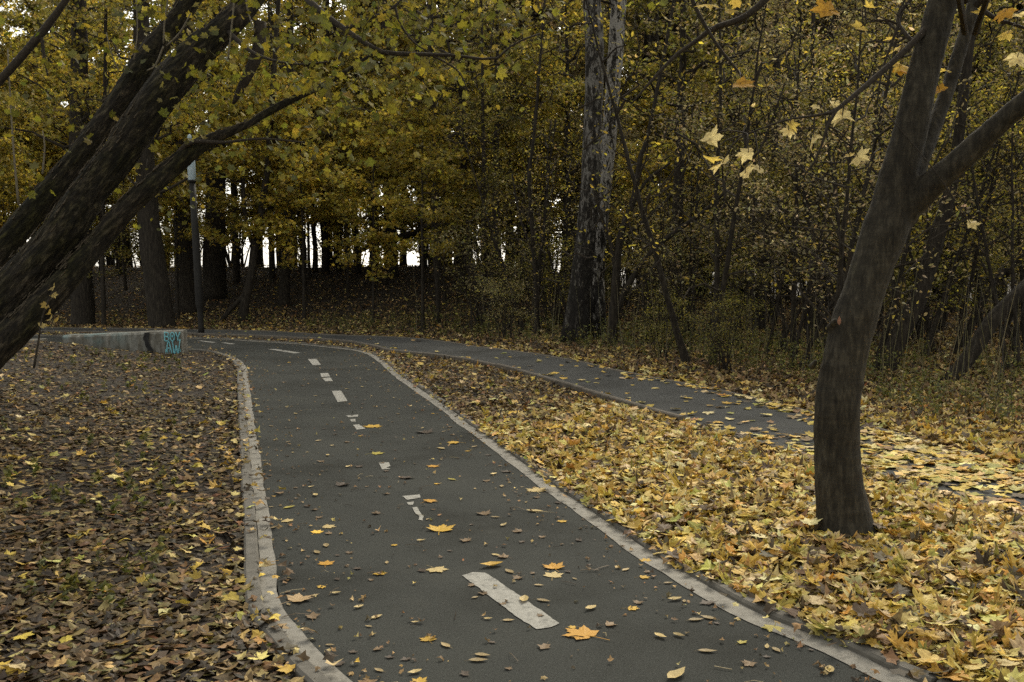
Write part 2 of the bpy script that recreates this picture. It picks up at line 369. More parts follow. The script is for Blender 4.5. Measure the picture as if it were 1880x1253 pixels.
# leaf outlines: (angle, radius) round the blade's centre
def outline(pairs, sym=True):
    p = [(a, r) for a, r in pairs]
    if sym: p = p + [(-a, r) for a, r in pairs[::-1] if 0 < a < 180]
    v = [(0, 0)] + [(r * math.sin(R(a)), r * math.cos(R(a)) ) for a, r in p]
    n = len(p); f = [(0, 1 + (i + 1) % n, 1 + i) for i in range(n)]
    return np.array(v, float), np.array(f)
MAPLE = outline([(0, 1.0), (9, .76), (15, .80), (24, .54), (36, .74), (43, .76), (50, .95), (57, .76), (66, .70), (78, .54), (92, .62), (104, .76), (118, .56), (150, .46), (172, .34), (180, .18)])
MAPLE_S = outline([(0, 1.0), (24, .52), (50, .93), (78, .52), (104, .74), (150, .44), (180, .2)])
OVATE = outline([(0, 1.0), (35, .52), (90, .40), (145, .52), (180, .8)])
QUAD = (np.array([(0, 1), (.45, 0), (0, -1), (-.45, 0)], float), np.array([(0, 3, 2), (0, 2, 1)]))
FRAG = outline([(0, .9), (30, .5), (75, .65), (110, .35), (150, .7), (180, .5), (215, .62), (255, .35), (290, .6), (330, .45)], False)
def scatter(acc, tpl, pos, nrm, size, col, curl=.5, yaw=None, rg=rng):
    n = len(pos)
    if n == 0: return
    tv, tf = tpl; V = len(tv)
    nrm = nrm / (np.linalg.norm(nrm, axis=1)[:, None] + 1e-9)
    if yaw is None: yaw = rg.uniform(0, 2 * math.pi, n)
    ref = np.where(np.abs(nrm[:, 2:3]) > .95, np.array([[1., 0, 0]]), np.array([[0, 0, 1.]]))
    a = np.cross(ref, nrm); a /= np.linalg.norm(a, axis=1)[:, None] + 1e-9; b = np.cross(nrm, a)
    c, s = np.cos(yaw)[:, None], np.sin(yaw)[:, None]; ex = a * c + b * s; ey = -a * s + b * c
    cu = rg.normal(0, curl, (n, 3)); x, y = tv[:, 0][None], tv[:, 1][None]
    z = cu[:, :1] * x * x + cu[:, 1:2] * y * y * .8 + cu[:, 2:] * x * y
    size = np.broadcast_to(np.asarray(size, float), (n,))[:, None, None]
    v = pos[:, None, :] + size * (ex[:, None, :] * tv[:, 0][None, :, None] + ey[:, None, :] * tv[:, 1][None, :, None] + nrm[:, None, :] * z[..., None])
    f = (tf[None] + (np.arange(n) * V)[:, None, None]).reshape(-1, 3)
    acc.add(v.reshape(-1, 3), f, np.repeat(col, V, 0))
def palette(cols, w, n, jit=.18, rg=rng):
    cols = np.array(cols); w = np.array(w, float); c = cols[rg.choice(len(cols), n, p=w / w.sum())]
    return np.clip(c * np.exp(rg.normal(0, jit, (n, 1))) * np.exp(rg.normal(0, .06, (n, 3))), .004, .85)
YEL = ([(.56, .39, .075), (.62, .48, .18), (.50, .27, .05), (.27, .18, .08), (.40, .36, .08), (.66, .54, .27), (.10, .075, .045)], [.36, .22, .04, .10, .09, .11, .08])
BRN = ([(.19, .122, .050), (.105, .069, .032), (.30, .205, .085), (.48, .36, .15), (.048, .034, .018), (.22, .18, .055), (.27, .14, .055)], [.22, .25, .14, .08, .22, .06, .03])

# ------------------------------------------------------------------ ground, paths, kerbs, markings
def in_view(x, y, m=1.5): return (np.abs(x) < y * .515 + m) & (y > 2.2)
def grid_axis(lo, hi, fine_lo, fine_hi, st, big):
    a = list(np.arange(fine_lo, fine_hi, st)); x = fine_lo; s = st; pre = []
    while x > lo: s = min(s * 1.35, big); x -= s; pre.append(x)
    x = a[-1]; s = st; post = []
    while x < hi: s = min(s * 1.35, big); x += s; post.append(x)
    return np.array(pre[::-1] + a + post)
gx = grid_axis(-450, 450, -11, 12, .13, 40); gy = grid_axis(-120, 700, 2, 30, .13, 40)
XX, YY = np.meshgrid(gx, gy); ZZ = terrain(XX, YY); nx, ny = len(gx), len(gy)
# the made ground is dug out under the paths and their kerbs
xf, yf = XX.ravel(), YY.ravel(); dig = np.minimum.reduce([np.where(pip(q, xf, yf), 0, np.minimum(dist(a_[::2], xf, yf), dist(b_[::2], xf, yf))) for q, a_, b_ in ((POLY_CYC, L_in, R_in), (POLY_FOOT, FN, FF))])
ZZ = np.where(dig.reshape(XX.shape) < .19, -.08, ZZ)
acc = Acc(); i = (np.arange(ny - 1)[:, None] * nx + np.arange(nx - 1)[None]).ravel()
acc.add(np.stack([XX.ravel(), YY.ravel(), ZZ.ravel()], -1), np.vstack([np.stack([i, i + 1, i + nx + 1], -1), np.stack([i, i + nx + 1, i + nx], -1)]))
tag(link('ground', acc.mesh('ground', M_soil, True)), kind='structure')
acc = Acc(); poly_sheet(acc, POLY_CYC, .0); tag(link('cycle_path', acc.mesh('cycle_path', M_asphalt)), kind='structure')
acc = Acc(); poly_sheet(acc, POLY_FOOT, .030); tag(link('footpath', acc.mesh('footpath', M_asphalt2)), kind='structure')
def kerb(name, line, d0, d1, ztop, m, seg=1.0):
    # concrete kerb stones laid end to end along a line, d0..d1 to its left
    a = Acc(); step = int(seg / .15)
    for k in range(0, len(line) - 2, step):
        sl = line[k:k + step + 1]
        if len(sl) < 2: continue
        if not in_view(sl[:, 0], sl[:, 1], 3).any(): continue
        A, B = offset(line, d0)[k:k + step + 1].copy(), offset(line, d1)[k:k + step + 1].copy(); n = len(A)
        for q in (A, B):      # a 6 mm joint at each end
            q[0] += (q[1] - q[0]) * .07; q[-1] += (q[-2] - q[-1]) * .07
        zt = ztop + random.uniform(-.006, .006); bv = .012; mid = .5 * (A + B)
        A2 = A + (B - A) / np.linalg.norm(B - A, axis=1)[:, None] * bv; B2 = B + (A - B) / np.linalg.norm(B - A, axis=1)[:, None] * bv
        prof = [(A, -.2), (A, zt - bv), (A2, zt), (B2, zt), (B, zt - bv), (B, -.2)]
        v = np.vstack([np.column_stack([p, np.full(n, z)]) for p, z in prof]); f = []
        for r_ in range(5):
            for j in range(n - 1):
                p, q = r_ * n + j, (r_ + 1) * n + j; f += [(p, p + 1, q + 1), (p, q + 1, q)]
        for j, o in ((0, 1), (n - 1, -1)):
            ids = [r_ * n + j for r_ in range(6)]
            for t in range(1, 5): f.append((ids[0], ids[t], ids[t + 1])[::o])
        a.add(v, f)
    return tag(link(name, a.mesh(name, m)), kind='structure')
kerb('kerb', L_in, .085, .165, .032, M_kerb); kerb('kerb', R_in, -.165, -.09, .030, M_kerb); kerb('kerb', FN[FN[:, 1] > 10.2], .001, .08, .085, M_kerb_dark); kerb('kerb', FN[FN[:, 1] <= 10.3], .001, .08, .04, M_kerb_dark)
kerb('kerb', FF, -.07, -.001, .045, M_kerb_dark)
# edge lines, with worn wavy margins
def edge_line(line, d0, d1, seed):
    s = np.arange(len(line)) * .15; n1 = n2(s, s * 0, 2.1, seed); n2_ = n2(s, s * 0 + 7, 2.6, seed + 9)
    sg = np.sign(d1 - d0); fine = resample(line, .05); k = len(fine); s = np.arange(k) * .05
    a = Acc(); ribbon(a, offset(fine, d0 + sg * .022 * (n2(s, s * 0, 4, seed) - .5)), offset(fine, d1 + sg * .010 * (n2(s, s * 0 + 5, 5, seed) - .5)), .004)
    return tag(link('road_marking', a.mesh('edge_line', M_edge)), kind='structure')
edge_line(L_in[:], -.0, .082, 3); edge_line(R_in, .03, -.087, 4)
def mark(pts, wob=.0022):
    p = gl(pts); out = []
    for a, b in zip(p, np.roll(p, -1, 0)):
        n = max(2, int(np.linalg.norm(b - a) / .03))
        for t in np.arange(n) / n: out.append(a + (b - a) * t + rng.normal(0, wob, 2) * (t > 0))
    a = Acc(); poly_sheet(a, np.array(out), .004)
    return tag(link('road_marking', a.mesh('road_marking', M_dash)), kind='structure')
mark([(848, 1058), (868, 1052), (890, 1053), (915, 1068), (1027, 1146), (1012, 1153), (985, 1157), (950, 1135)])
mark([(738, 912), (770, 909), (772, 915), (748, 919)]); mark([(747, 924), (760, 922), (758, 928), (750, 928)], .003)
mark([(757, 933), (766, 932), (773, 944), (778, 950), (776, 957), (768, 956), (770, 949), (762, 943)])
mark([(695, 850), (714, 850), (717, 857), (709, 860), (717, 862), (701, 863)])
mark([(635, 764), (658, 762), (657, 766), (640, 767)], .004); mark([(642, 771), (652, 770), (653, 775), (645, 775)], .003); mark([(648, 781), (659, 780), (671, 788), (655, 790)])
mark([(609, 718.5), (626, 718), (638, 737), (620, 739)]); mark([(588, 686), (602, 685.5), (606, 692), (590, 693)]); mark([(592, 695), (607, 694), (611, 700.5), (597, 701)])
mark([(565, 660), (581, 659.5), (589, 670.5), (574, 671)]); mark([(490, 641.5), (508, 641.5), (553, 648.5), (540, 649.5)]); mark([(405, 629.6), (414, 629.6), (432, 632), (424, 633)]); mark([(362, 626), (371, 626), (398, 629.2), (389, 630)])

# ------------------------------------------------------------------ leaf litter
def cam_pix(x, y, z):
    d = np.stack([x, y, z - EYE], -1); dep = d @ FWD
    return CX + F * d[..., 0] / dep, CY - F * (d @ UP) / dep
def sample(n, ylo, yhi, near_bias=1.0):
    y = ylo + (yhi - ylo) * rng.random(n) ** near_bias
    x = (rng.random(n) * 2 - 1) * (y * .53 + 1.0)
    return x, y
def up_normals(n, tilt): return np.column_stack([rng.normal(0, tilt, (n, 2)), np.ones(n)])
lit = Acc()
def torn(seed):
    rg = np.random.default_rng(seed); v, f = MAPLE; v = v.copy(); r = rg.uniform(.78, 1.12, len(v))
    for _ in range(2):
        a = rg.integers(1, len(v) - 4); r[a:a + 3] *= rg.uniform(.45, .8)
    return v * r[:, None] * [rg.uniform(.8, 1.05), rg.uniform(.8, 1.1)], f
TORN = [torn(q) for q in range(4)]
def lay(x, y, size, col, tilt, tpl, curl, lift):
    n = len(x)
    if n == 0: return
    z = terrain(x, y) + rng.random(n) * lift + size * .12
    on = pip(POLY_FOOT, x, y); z = np.where(on, .034 + rng.random(n) * .012 + size * .05, z)
    onc = pip(POLY_CYC, x, y); z = np.where(onc, .006 + rng.random(n) * .01 + size * .06, z)
    scatter(lit, tpl, np.column_stack([x, y, z]), up_normals(n, tilt), size, col, curl)
def regions(x, y):
    cyc = pip(POLY_CYC, x, y); foot = pip(POLY_FOOT, x, y); med = pip(POLY_MED, x, y) & ~cyc & ~foot; near = pip(POLY_NEAR, x, y)
    left = near & ~cyc & ~foot & ~med; far = ~near
    return cyc, foot, med, left, far
def strew(n, ylo, yhi, beside=False):
    x, y = sample(n, ylo, yhi)
    if beside: x = np.sign(x) * (y * .53 + 1.0 + 3.2 * rng.random(n))
    cyc, foot, med, left, far = regions(x, y)
    dist_cam = np.hypot(x, y); u = rng.random(n)
    dL = dist(L_in[::4], x, y); dR = dist(R_in[::4], x, y); dFF = dist(FF[::4], x, y)
    cov = n2(x, y, .9, 21); px, py = cam_pix(x, y, np.zeros(n))
    # -- median: yellow maple leaves near, brown crumbs far
    yl = smooth(11.8, 9.0, y - 1.2 * x + 1.6 * (cov - .5)) ; yl = np.maximum(yl, .12)
    sel = med & (dR > .10); q0 = sel & (u < yl * .68); pick = rng.integers(0, 5, n)
    for kk, (tp_, cu_, ti_) in enumerate(((MAPLE, .25, .2), (TORN[0], .35, .28), (TORN[1], .55, .33), (TORN[2], .3, .2), (TORN[3], .8, .4))):
        q = q0 & (pick == kk); lay(x[q], y[q], rng.uniform(.032, .088, q.sum()), palette(*YEL, q.sum()), ti_, tp_, cu_, .045)
    q = sel & (u >= .30 * yl) & (u < .75); lay(x[q], y[q], rng.uniform(.025, .06, q.sum()), palette(*BRN, q.sum()), .33, FRAG, .5, .035)
    q = sel & (u >= .75); lay(x[q], y[q], rng.uniform(.03, .065, q.sum()), palette(*(BRN if True else YEL), q.sum()) * (1 + .35 * yl[q][:, None]), .33, OVATE, .7, .04)
    # -- footpath: drifts, thick to the right
    dens = .014 + .38 * smooth(1250, 1800, px) * smooth(.30, .62, cov + .12 * smooth(1500, 1900, px)) + .5 * smooth(.5, .0, dFF) * smooth(1000, 1300, px) * (.3 + cov) + .06 * smooth(.5, 0, dist(FN[::4], x, y))
    dens = dens * (.75 if True else 1)
    q = foot & (u < dens); lay(x[q], y[q], rng.uniform(.04, .10, q.sum()), palette(*YEL, q.sum()), .10, MAPLE, .2, .0)
    # -- left bed
    yl = .018 + .03 * smooth(1.2, 0, dL)
    sel = left & (dL > .14); soil = smooth(.62, .42, n2(x, y, 1.1, 33))
    q = sel & (u < yl); lay(x[q], y[q], rng.uniform(.035, .07, q.sum()), palette(*YEL, q.sum()) * .9, .25, MAPLE, .4, .03)
    q = sel & (u >= yl) & (u < .5 * (.45 + .55 * soil)); lay(x[q], y[q], rng.uniform(.02, .055, q.sum()), palette(*BRN, q.sum()) * .6, .17, FRAG, .25, .02)
    q = sel & (u >= .5) & (u < .5 + .5 * (.42 + .58 * soil)); lay(x[q], y[q], rng.uniform(.022, .06, q.sum()), palette(*BRN, q.sum()) * rng.uniform(.45, 1.0, (q.sum(), 1)), .18, OVATE, .38, .022)
    # -- beyond the footpath and up the bank
    sel = far & (dFF > .08) & (dFF < 22); yl = .10 + .5 * smooth(1350, 1800, px) * smooth(3.2, .5, dFF) + .35 * smooth(.9, .1, dFF)
    q = sel & (u < yl * .7); lay(x[q], y[q], rng.uniform(.045, .10, q.sum()), palette(*YEL, q.sum()) * np.where(dFF[q] > 3, .95, .95)[:, None], .35, MAPLE_S, .4, .05)
    q = sel & (u >= yl * .7); lay(x[q], y[q], rng.uniform(.035, .075, q.sum()), palette(*BRN, q.sum()) * np.where(dFF[q] > 2, 1.2, 1)[:, None], .5, OVATE, .7, .05)
strew(42000, 2.6, 6.5); strew(56000, 6.5, 12); strew(42000, 12, 21); strew(34000, 21, 34); strew(14000, 34, 46)
strew(26000, 1.6, 13, True)
# leaves on the kerbs and their edges
for line, d, n in ((L_in, .10, 380), (R_in, -.12, 520), (FN, .05, 260)):
    ok = line[in_view(line[:, 0], line[:, 1], 0)]; k = ok[rng.integers(0, len(ok), n)]
    x = k[:, 0] + np.sign(-d) * 0 + rng.normal(0, .07, n) + (d if line is not FN else 0) * (1 if line is R_in else -1) * (1 if line is L_in else -1) ; y = k[:, 1] + rng.normal(0, .1, n)
    s = rng.uniform(.02, .06, n); c = palette(*BRN, n) * 1.2; c[::3] = palette(*YEL, len(c[::3]))
    scatter(lit, FRAG, np.column_stack([x, y, .038 + s * .1 + rng.random(n) * .01]), up_normals(n, .25), s, c, .6)
mb = G(1550, 1010); n = 260; an = rng.uniform(0, 6.28, n); rd = .17 + .22 * rng.random(n) ** 1.3
scatter(lit, MAPLE, np.column_stack([mb[0] + np.cos(an) * rd, mb[1] + np.sin(an) * rd, terrain(mb[0] + np.cos(an) * rd, mb[1] + np.sin(an) * rd) + .02 + .09 * np.clip(1 - (rd - .17) / .22, 0, 1) * rng.random(n) * (.25 + .75 * (np.sin(an) > 0))]), np.column_stack([np.cos(an) * .5, np.sin(an) * .5, np.ones(n)]) + rng.normal(0, .25, (n, 3)), rng.uniform(.04, .085, n), palette(*YEL, n), .4)
tag(link('fallen_leaves', lit.mesh('fallen_leaves', M_litter, False, True)), 'carpet of yellow and brown fallen leaves covering the ground beside the paths', 'leaves', None, 'stuff')

# crumbs, stalks and seeds on the asphalt
deb = Acc(); x, y = sample(16000, 3.3, 24, 1.0); k = pip(POLY_CYC, x, y) & (rng.random(16000) < .22 + .65 * smooth(.6, .1, np.minimum(dist(L_in[::4], x, y), dist(R_in[::4], x, y))))
x, y = x[k], y[k]; n = len(x); s = rng.uniform(.006, .026, n)
scatter(deb, FRAG, np.column_stack([x, y, .007 + s * .2]), up_normals(n, .3), s, palette(*BRN, n) * 1.4, .8)
for j in range(420):
    y0 = rng.uniform(3.5, 20); x0 = (rng.random() * 2 - 1) * y0 * .5
    if not pip(POLY_CYC, np.array([x0]), np.array([y0]))[0]: continue
    a = rng.uniform(0, 6.28); L = rng.uniform(.03, .13); d = np.array([math.cos(a), math.sin(a), 0]); b = np.array([x0, y0, .008])
    n0 = deb.n; tube(deb, [b, b + d * L * .5 + [0, 0, rng.uniform(.0, .012)], b + d * L + np.array([d[1], -d[0], 0]) * rng.normal(0, .012)], rng.uniform(.0012, .0026), 3)
    deb.c[-1] = np.broadcast_to(np.array([(.12, .09, .055), (.3, .25, .14), (.07, .055, .04)][j % 3]), (deb.n - n0, 3))
tag(link('debris', deb.mesh('debris', M_litter, False, True)), 'tiny stalks seeds and leaf crumbs strewn over the grey cycle path', 'debris', None, 'stuff')

# single leaves lying on the cycle path
def one_leaf(tpl, cx, cy, cz, stalk=True, fold=0.0, tip=0.0):
    a = Acc(); tv, tf = tpl
    # subdivided look: bend the outline
    z = cx * tv[:, 0]**2 + cy * tv[:, 1]**2 + cz * tv[:, 0] * tv[:, 1] + fold * np.abs(tv[:, 0]) + tip * np.maximum(np.hypot(tv[:, 0], tv[:, 1]) - .5, 0) * np.sin(3.1 * np.arctan2(tv[:, 0], tv[:, 1]))
    z -= z.min(); a.add(np.column_stack([tv, z]), tf)
    if stalk:
        z0 = float(z[0]); tube(a, [(0, -.1, z0 * .8), (.05, -.6, .05 + z0 * .3), (.16, -1.15, .03)], .018, 4)
    return a.mesh('leaf_blade', M_pathleaf, False, True)
LM = {'flat': one_leaf(MAPLE, .10, .06, .05, True, .0, .07), 'cup': one_leaf(MAPLE, .32, .12, .1, True, .05, .15), 'dome': one_leaf(MAPLE, -.16, -.12, .12, True, .0, .08),
      'curl': one_leaf(MAPLE, .42, .1, .35, True, .1, .14), 'crumple': one_leaf(FRAG, .38, .2, .5, True, .1, .18), 'oval': one_leaf(OVATE, .5, .2, .1, True, .25), 'boat': one_leaf(OVATE, 1.4, .5, .3, False, .35)}
def path_leaf(px, py, w, kind, col, label, yaw=None, group=None):
    p = G(px, py, .008); s = w * p[1] / F / 1.75
    if kind in ('oval', 'boat'): s = w * p[1] / F / 1.9
    o = link('fallen_leaf', LM[kind], None, (p[0], p[1], .004)); o.scale = (s, s, s * .6)
    o.rotation_euler = (random.uniform(-.03, .03), random.uniform(-.03, .03), random.uniform(0, 6.28) if yaw is None else yaw)
    o.color = (*col, 1); return tag(o, label, 'leaf', group)
Yl, Pa, Or, Br, Dk, Gr = (.58, .37, .06), (.55, .43, .20), (.55, .30, .05), (.20, .14, .08), (.085, .065, .048), (.40, .34, .07)
taken = []
for a in [(1073, 1164, 82, 'flat', Or, 'large golden maple leaf lying below the end of the nearest white dash'),
          (808, 972, 62, 'cup', Yl, 'bright yellow maple leaf with a long stalk, below the crumbled dash fragment'),
          (800, 1044, 48, 'flat', Pa, 'pale yellow maple leaf just before the upper end of the nearest dash'),
          (1017, 1041, 50, 'cup', Or, 'orange maple leaf to the right of the nearest dash upper end'),
          (1015, 1056, 44, 'flat', Pa, 'pale maple leaf tucked under an orange leaf beyond the nearest dash'),
          (962, 1101, 42, 'boat', Pa, 'pale folded leaf lying on the nearest white dash'),
          (598, 1034, 36, 'flat', Or, 'small orange maple leaf near the left line level with the nearest dash'),
          (600, 966, 34, 'flat', Pa, 'pale small maple leaf a step right of the left edge line'),
          (525, 955, 30, 'flat', Pa, 'pale maple leaf closest to the left edge line mid path'),
          (484, 1034, 48, 'flat', Or, 'deep orange maple leaf lying across the left edge line'),
          (530, 931, 27, 'oval', Gr, 'olive yellow oval leaf near the left edge line'),
          (787, 920, 32, 'dome', Or, 'orange domed leaf touching the crumbled white dash fragment'),
          (797, 855, 29, 'flat', Or, 'orange yellow maple leaf alone in the middle of the right lane'),
          (685, 783, 42, 'flat', Yl, 'yellow maple leaf beside the broken dash further up the path'),
          (690, 1132, 30, 'oval', Pa, 'pale oval leaf in the left lane beside the nearest dash'),
          (746, 877, 36, 'crumple', Dk, 'dark crumpled leaf right of the small square dash remnant'),
          (626, 890, 36, 'curl', Dk, 'dark curled leaf in the middle of the left lane'),
          (780, 794, 40, 'curl', Dk, 'dark flat-spread withered leaf in the right lane beyond the orange one'),
          (836, 813, 30, 'dome', Yl, 'yellow humped leaf near the right edge line'),
          (810, 823, 24, 'oval', Pa, 'small pale leaf beside the yellow humped leaf'),
          (985, 900, 46, 'flat', Pa, 'broad pale yellow maple leaf close to the right edge line'),
          (983, 938, 36, 'oval', Pa, 'pale leaf under the broad maple leaf by the right line'),
          (910, 1018, 22, 'oval', Pa, 'small pale pointed leaf standing near the right lane centre'),
          (905, 1038, 52, 'boat', Yl, 'long rolled yellow leaf left of the orange maple leaf'),
          (1000, 1186, 40, 'crumple', Br, 'brown crumpled leaf below the lower end of the nearest dash'),
          (1240, 1241, 62, 'boat', Pa, 'long pale folded leaf at the bottom edge of the path'),
          (1240, 1100, 34, 'boat', Pa, 'pale folded leaf in the right lane near the right line'),
          (1362, 1178, 28, 'crumple', Gr, 'greenish crumpled leaf near the right line in front'),
          (1408, 1187, 22, 'boat', Pa, 'small pale leaf near the right line in front'),
          (1523, 1230, 42, 'boat', Pa, 'pale folded leaf in the lower right corner of the path'),
          (1420, 1151, 48, 'flat', Gr, 'green and yellow maple leaf lying on the right edge line'),
          (1300, 1106, 40, 'crumple', Dk, 'dark crumpled leaf at the right edge line'),
          (856, 991, 36, 'crumple', Br, 'brown crumpled leaf right of the long-stalked yellow leaf'),
          (545, 1100, 62, 'cup', (.45, .32, .17), 'large tan maple leaf lying by the left edge line in front'),
          (505, 1150, 58, 'flat', (.42, .30, .16), 'broad tan maple leaf spread over the left edge line in front'),
          (573, 1131, 44, 'crumple', Br, 'brown crumpled leaf beside the large tan leaf'),
          (888, 943, 34, 'curl', Br, 'brown upturned leaf in the right lane below the pale maple leaf'),
          (830, 880, 22, 'oval', Gr, 'olive oval leaf in the right lane'),
          (660, 856, 24, 'crumple', Dk, 'dark crumpled leaf left of the square dash remnant'),
          (690, 832, 32, 'flat', Gr, 'olive maple leaf covering part of a worn dash'),
          (930, 866, 26, 'crumple', Dk, 'dark crumpled leaf near the right line, level with the square remnant'),
          (770, 1250, 36, 'cup', Yl, 'yellow leaf cut off by the bottom of the frame')]:
    path_leaf(*a); taken.append(a[:2])
KINDS = [('crumple', Dk, 'small dark crumpled leaf lying on the cycle path', 'small dark crumpled leaves on the cycle path'),
         ('curl', Br, 'small brown curled leaf lying on the cycle path', 'small brown curled leaves on the cycle path'),
         ('oval', (.34, .26, .13), 'small tan oval leaf lying on the cycle path', 'small tan oval leaves on the cycle path'),
         ('flat', Yl, 'small yellow maple leaf lying on the cycle path', 'small yellow maple leaves on the cycle path'),
         ('boat', Pa, 'small pale folded leaf lying on the cycle path', 'small pale folded leaves on the cycle path')]
cnt = 0
while cnt < 225:
    yy = 3.6 + 18 * random.random() ** 1.0; xx = (random.random() * 2 - 1) * yy * .5
    if not pip(POLY_CYC, np.array([xx]), np.array([yy]))[0]: continue
    px, py = cam_pix(np.array(xx), np.array(yy), np.array(0.0))
    if py > 1240 or px < 420 or px > 1600 or min((abs(px - a) + 2 * abs(py - b)) for a, b in taken) < 26: continue
    e = min(dist(L_in[::4], [xx], [yy])[0], dist(R_in[::4], [xx], [yy])[0])
    if random.random() > .5 + .5 * (e < .35): continue
    k, c, l, g = KINDS[random.choices(range(5), [.22, .26, .22, .13, .17])[0]]
    j = math.exp(random.gauss(0, .2)); size = random.uniform(.020, .048) * (1.1 if k == 'flat' else 1)
    o = link('fallen_leaf', LM[k], None, (xx, yy, .004)); o.scale = (size, size, size * .6); o.rotation_euler = (random.uniform(-.04, .04), random.uniform(-.04, .04), random.uniform(0, 6.28))
    o.color = (c[0] * j, c[1] * j, c[2] * j, 1); tag(o, l, 'leaf', g); taken.append((float(px), float(py))); cnt += 1

# ------------------------------------------------------------------ hero trees
def px_path(rows, n):     # rows: px, py, width px, depth -> points and radii
    a = np.array([[*P(x, y, d), w * d / F / 2] for x, y, w, d in rows]); s = spline(a, n); return s[:, :3], np.maximum(s[:, 3], .003)
def remeshed(acc, voxel, m, name, noise_amp, seed):
    me = acc.mesh('tmp', m); o = bpy.data.objects.new('tmp', me); COL.objects.link(o)
    md = o.modifiers.new('r', 'REMESH'); md.mode = 'VOXEL'; md.voxel_size = voxel
    sm = o.modifiers.new('s', 'SMOOTH'); sm.iterations = 8; sm.factor = .5
    dg = bpy.context.evaluated_depsgraph_get(); out = bpy.data.meshes.new_from_object(o.evaluated_get(dg)); out.name = name
    bpy.data.objects.remove(o); bpy.data.meshes.remove(me)
    n = len(out.vertices); v = np.empty(n * 3, np.float32); out.vertices.foreach_get('co', v); v = v.reshape(-1, 3)
    nn = np.empty(n * 3, np.float32); out.vertices.foreach_get('normal', nn); nn = nn.reshape(-1, 3)
    d = (fbm(v * [14, 14, 5], seed, 3) - .5) * noise_amp + (fbm(v * [5, 5, 22], seed + 5, 2) - .5) * noise_amp * .6
    out.vertices.foreach_set('co', (v + nn * d[:, None]).astype(np.float32).ravel())
    out.polygons.foreach_set('use_smooth', np.ones(len(out.polygons), bool)); out.update()
    out.materials.clear(); out.materials.append(m); return out
def shift(me, off):
    me.transform(Matrix.Translation(-Vector(off))); return me
def leaf_cluster(acc, centre, n, spread, size, cols, tpl=MAPLE, droop=.8, curl=.3, rg=rng):
    pos = np.asarray(centre) + rg.normal(0, 1, (n, 3)) * np.asarray(spread)
    nr = np.column_stack([rg.normal(0, droop, (n, 2)), np.ones(n)])
    scatter(acc, tpl, pos, nr, rg.uniform(*size, n), palette(*cols, n, rg=rg), curl, rg=rg)
def twig(acc, p0, p1, r0, r1, sag=0.0, jit=.05, n=6, k=5, rg=rng):
    p0, p1 = np.asarray(p0, float), np.asarray(p1, float); t = np.linspace(0, 1, n)[:, None]; L = np.linalg.norm(p1 - p0)
    pts = p0 + (p1 - p0) * t; pts[1:-1] += rg.normal(0, jit * L / 3, (n - 2, 3)); pts[:, 2] -= (sag * L * (t[:, 0] - t[:, 0]**2)); tube(acc, pts, np.linspace(r0, r1, n), k); return pts

GREENY = ([(.17, .155, .018), (.12, .118, .017), (.27, .22, .025), (.08, .082, .015)], [.35, .25, .25, .15])
GOLD = ([(.55, .38, .07), (.62, .48, .16), (.50, .28, .05), (.40, .32, .06)], [.4, .3, .15, .15])
# --- right maple
base = G(1550, 1010); base[2] = terrain(base[0], base[1])
D = 5.74
t = thing('maple_tree', 'smooth brown forked maple trunk rising from yellow leaves between the two paths', 'tree', base)
a = Acc()
pp, rr = px_path([(1553, 1012, 165, D), (1551, 985, 124, D), (1548, 945, 99, D), (1541, 890, 88, D), (1537, 832, 83, D), (1537, 757, 82, D), (1543, 702, 80, D), (1558, 631, 78, D), (1570, 586, 80, D),
                  (1588, 531, 74, D), (1604, 480, 76, D), (1622, 430, 82, D), (1636, 385, 76, D), (1648, 325, 66, D), (1669, 250, 60, D), (1691, 153, 56, D), (1714, 65, 53, D), (1735, -10, 50, D), (1765, -120, 42, D), (1785, -260, 30, D + .1), (1795, -420, 14, D + .2)], 90)
tube(a, pp, rr, 28)
pp2, rr2 = px_path([(1662, 352, 44, D), (1690, 290, 36, D + .05), (1716, 230, 29, D + .15), (1743, 155, 26, D + .25), (1772, 62, 24, D + .35), (1792, -5, 22, D + .4), (1830, -120, 18, D + .5), (1870, -260, 10, D + .6)], 50); tube(a, pp2, rr2, 18)
pp3, rr3 = px_path([(1632, 430, 50, D), (1668, 380, 54, D - .02), (1712, 338, 50, D - .1), (1765, 292, 45, D - .2), (1846, 217, 39, D - .35), (1885, 184, 37, D - .42), (1980, 100, 31, D - .55), (2080, -10, 24, D - .7), (2150, -140, 14, D - .8)], 60); tube(a, pp3, rr3, 22)
for (x, y, w) in ((1583, 708, 12), (1534, 592, 9), (1545, 812, 14), (1500, 665, 8)):   # knots and bark lips
    q = P(x, y, D - .09); tube(a, [q + [0, .10, -.04], q + [0, .03, 0], q + [0, -.0, .015]], [w * .0030, w * .0022, w * .0008], 10)
for k, (x, y) in enumerate(((1478, 1003), (1632, 1000), (1590, 1022), (1518, 1024))):
    q = P(x, y, D - .05); q[2] = base[2] - .05; tube(a, [P(1550, 935, D), .5 * (P(1550, 960, D) + q) + [0, 0, .01], q], [.10, .07, .03], 10)
me = shift(remeshed(a, .011, M_bark_maple, 'maple_trunk', .010, 3), base); link('trunk', me, t)
scar = Acc(); q = P(1541, 590, D - .147)
scatter(scar, OVATE, np.array([q - base]), np.array([[-.25, -1, .1]]), [.028], np.array([[.22, .10, .05]]), .1, np.array([0.0])); link('bark_scar', scar.mesh('bark_scar', M_litter, False, True), t)
br = Acc(); cr = Acc(); tw = []
def twpx(rows, n=14, k=6):
    p_, r_ = px_path(rows, n); tube(br, p_ - base, r_, k); tw.append(p_ - base); return p_
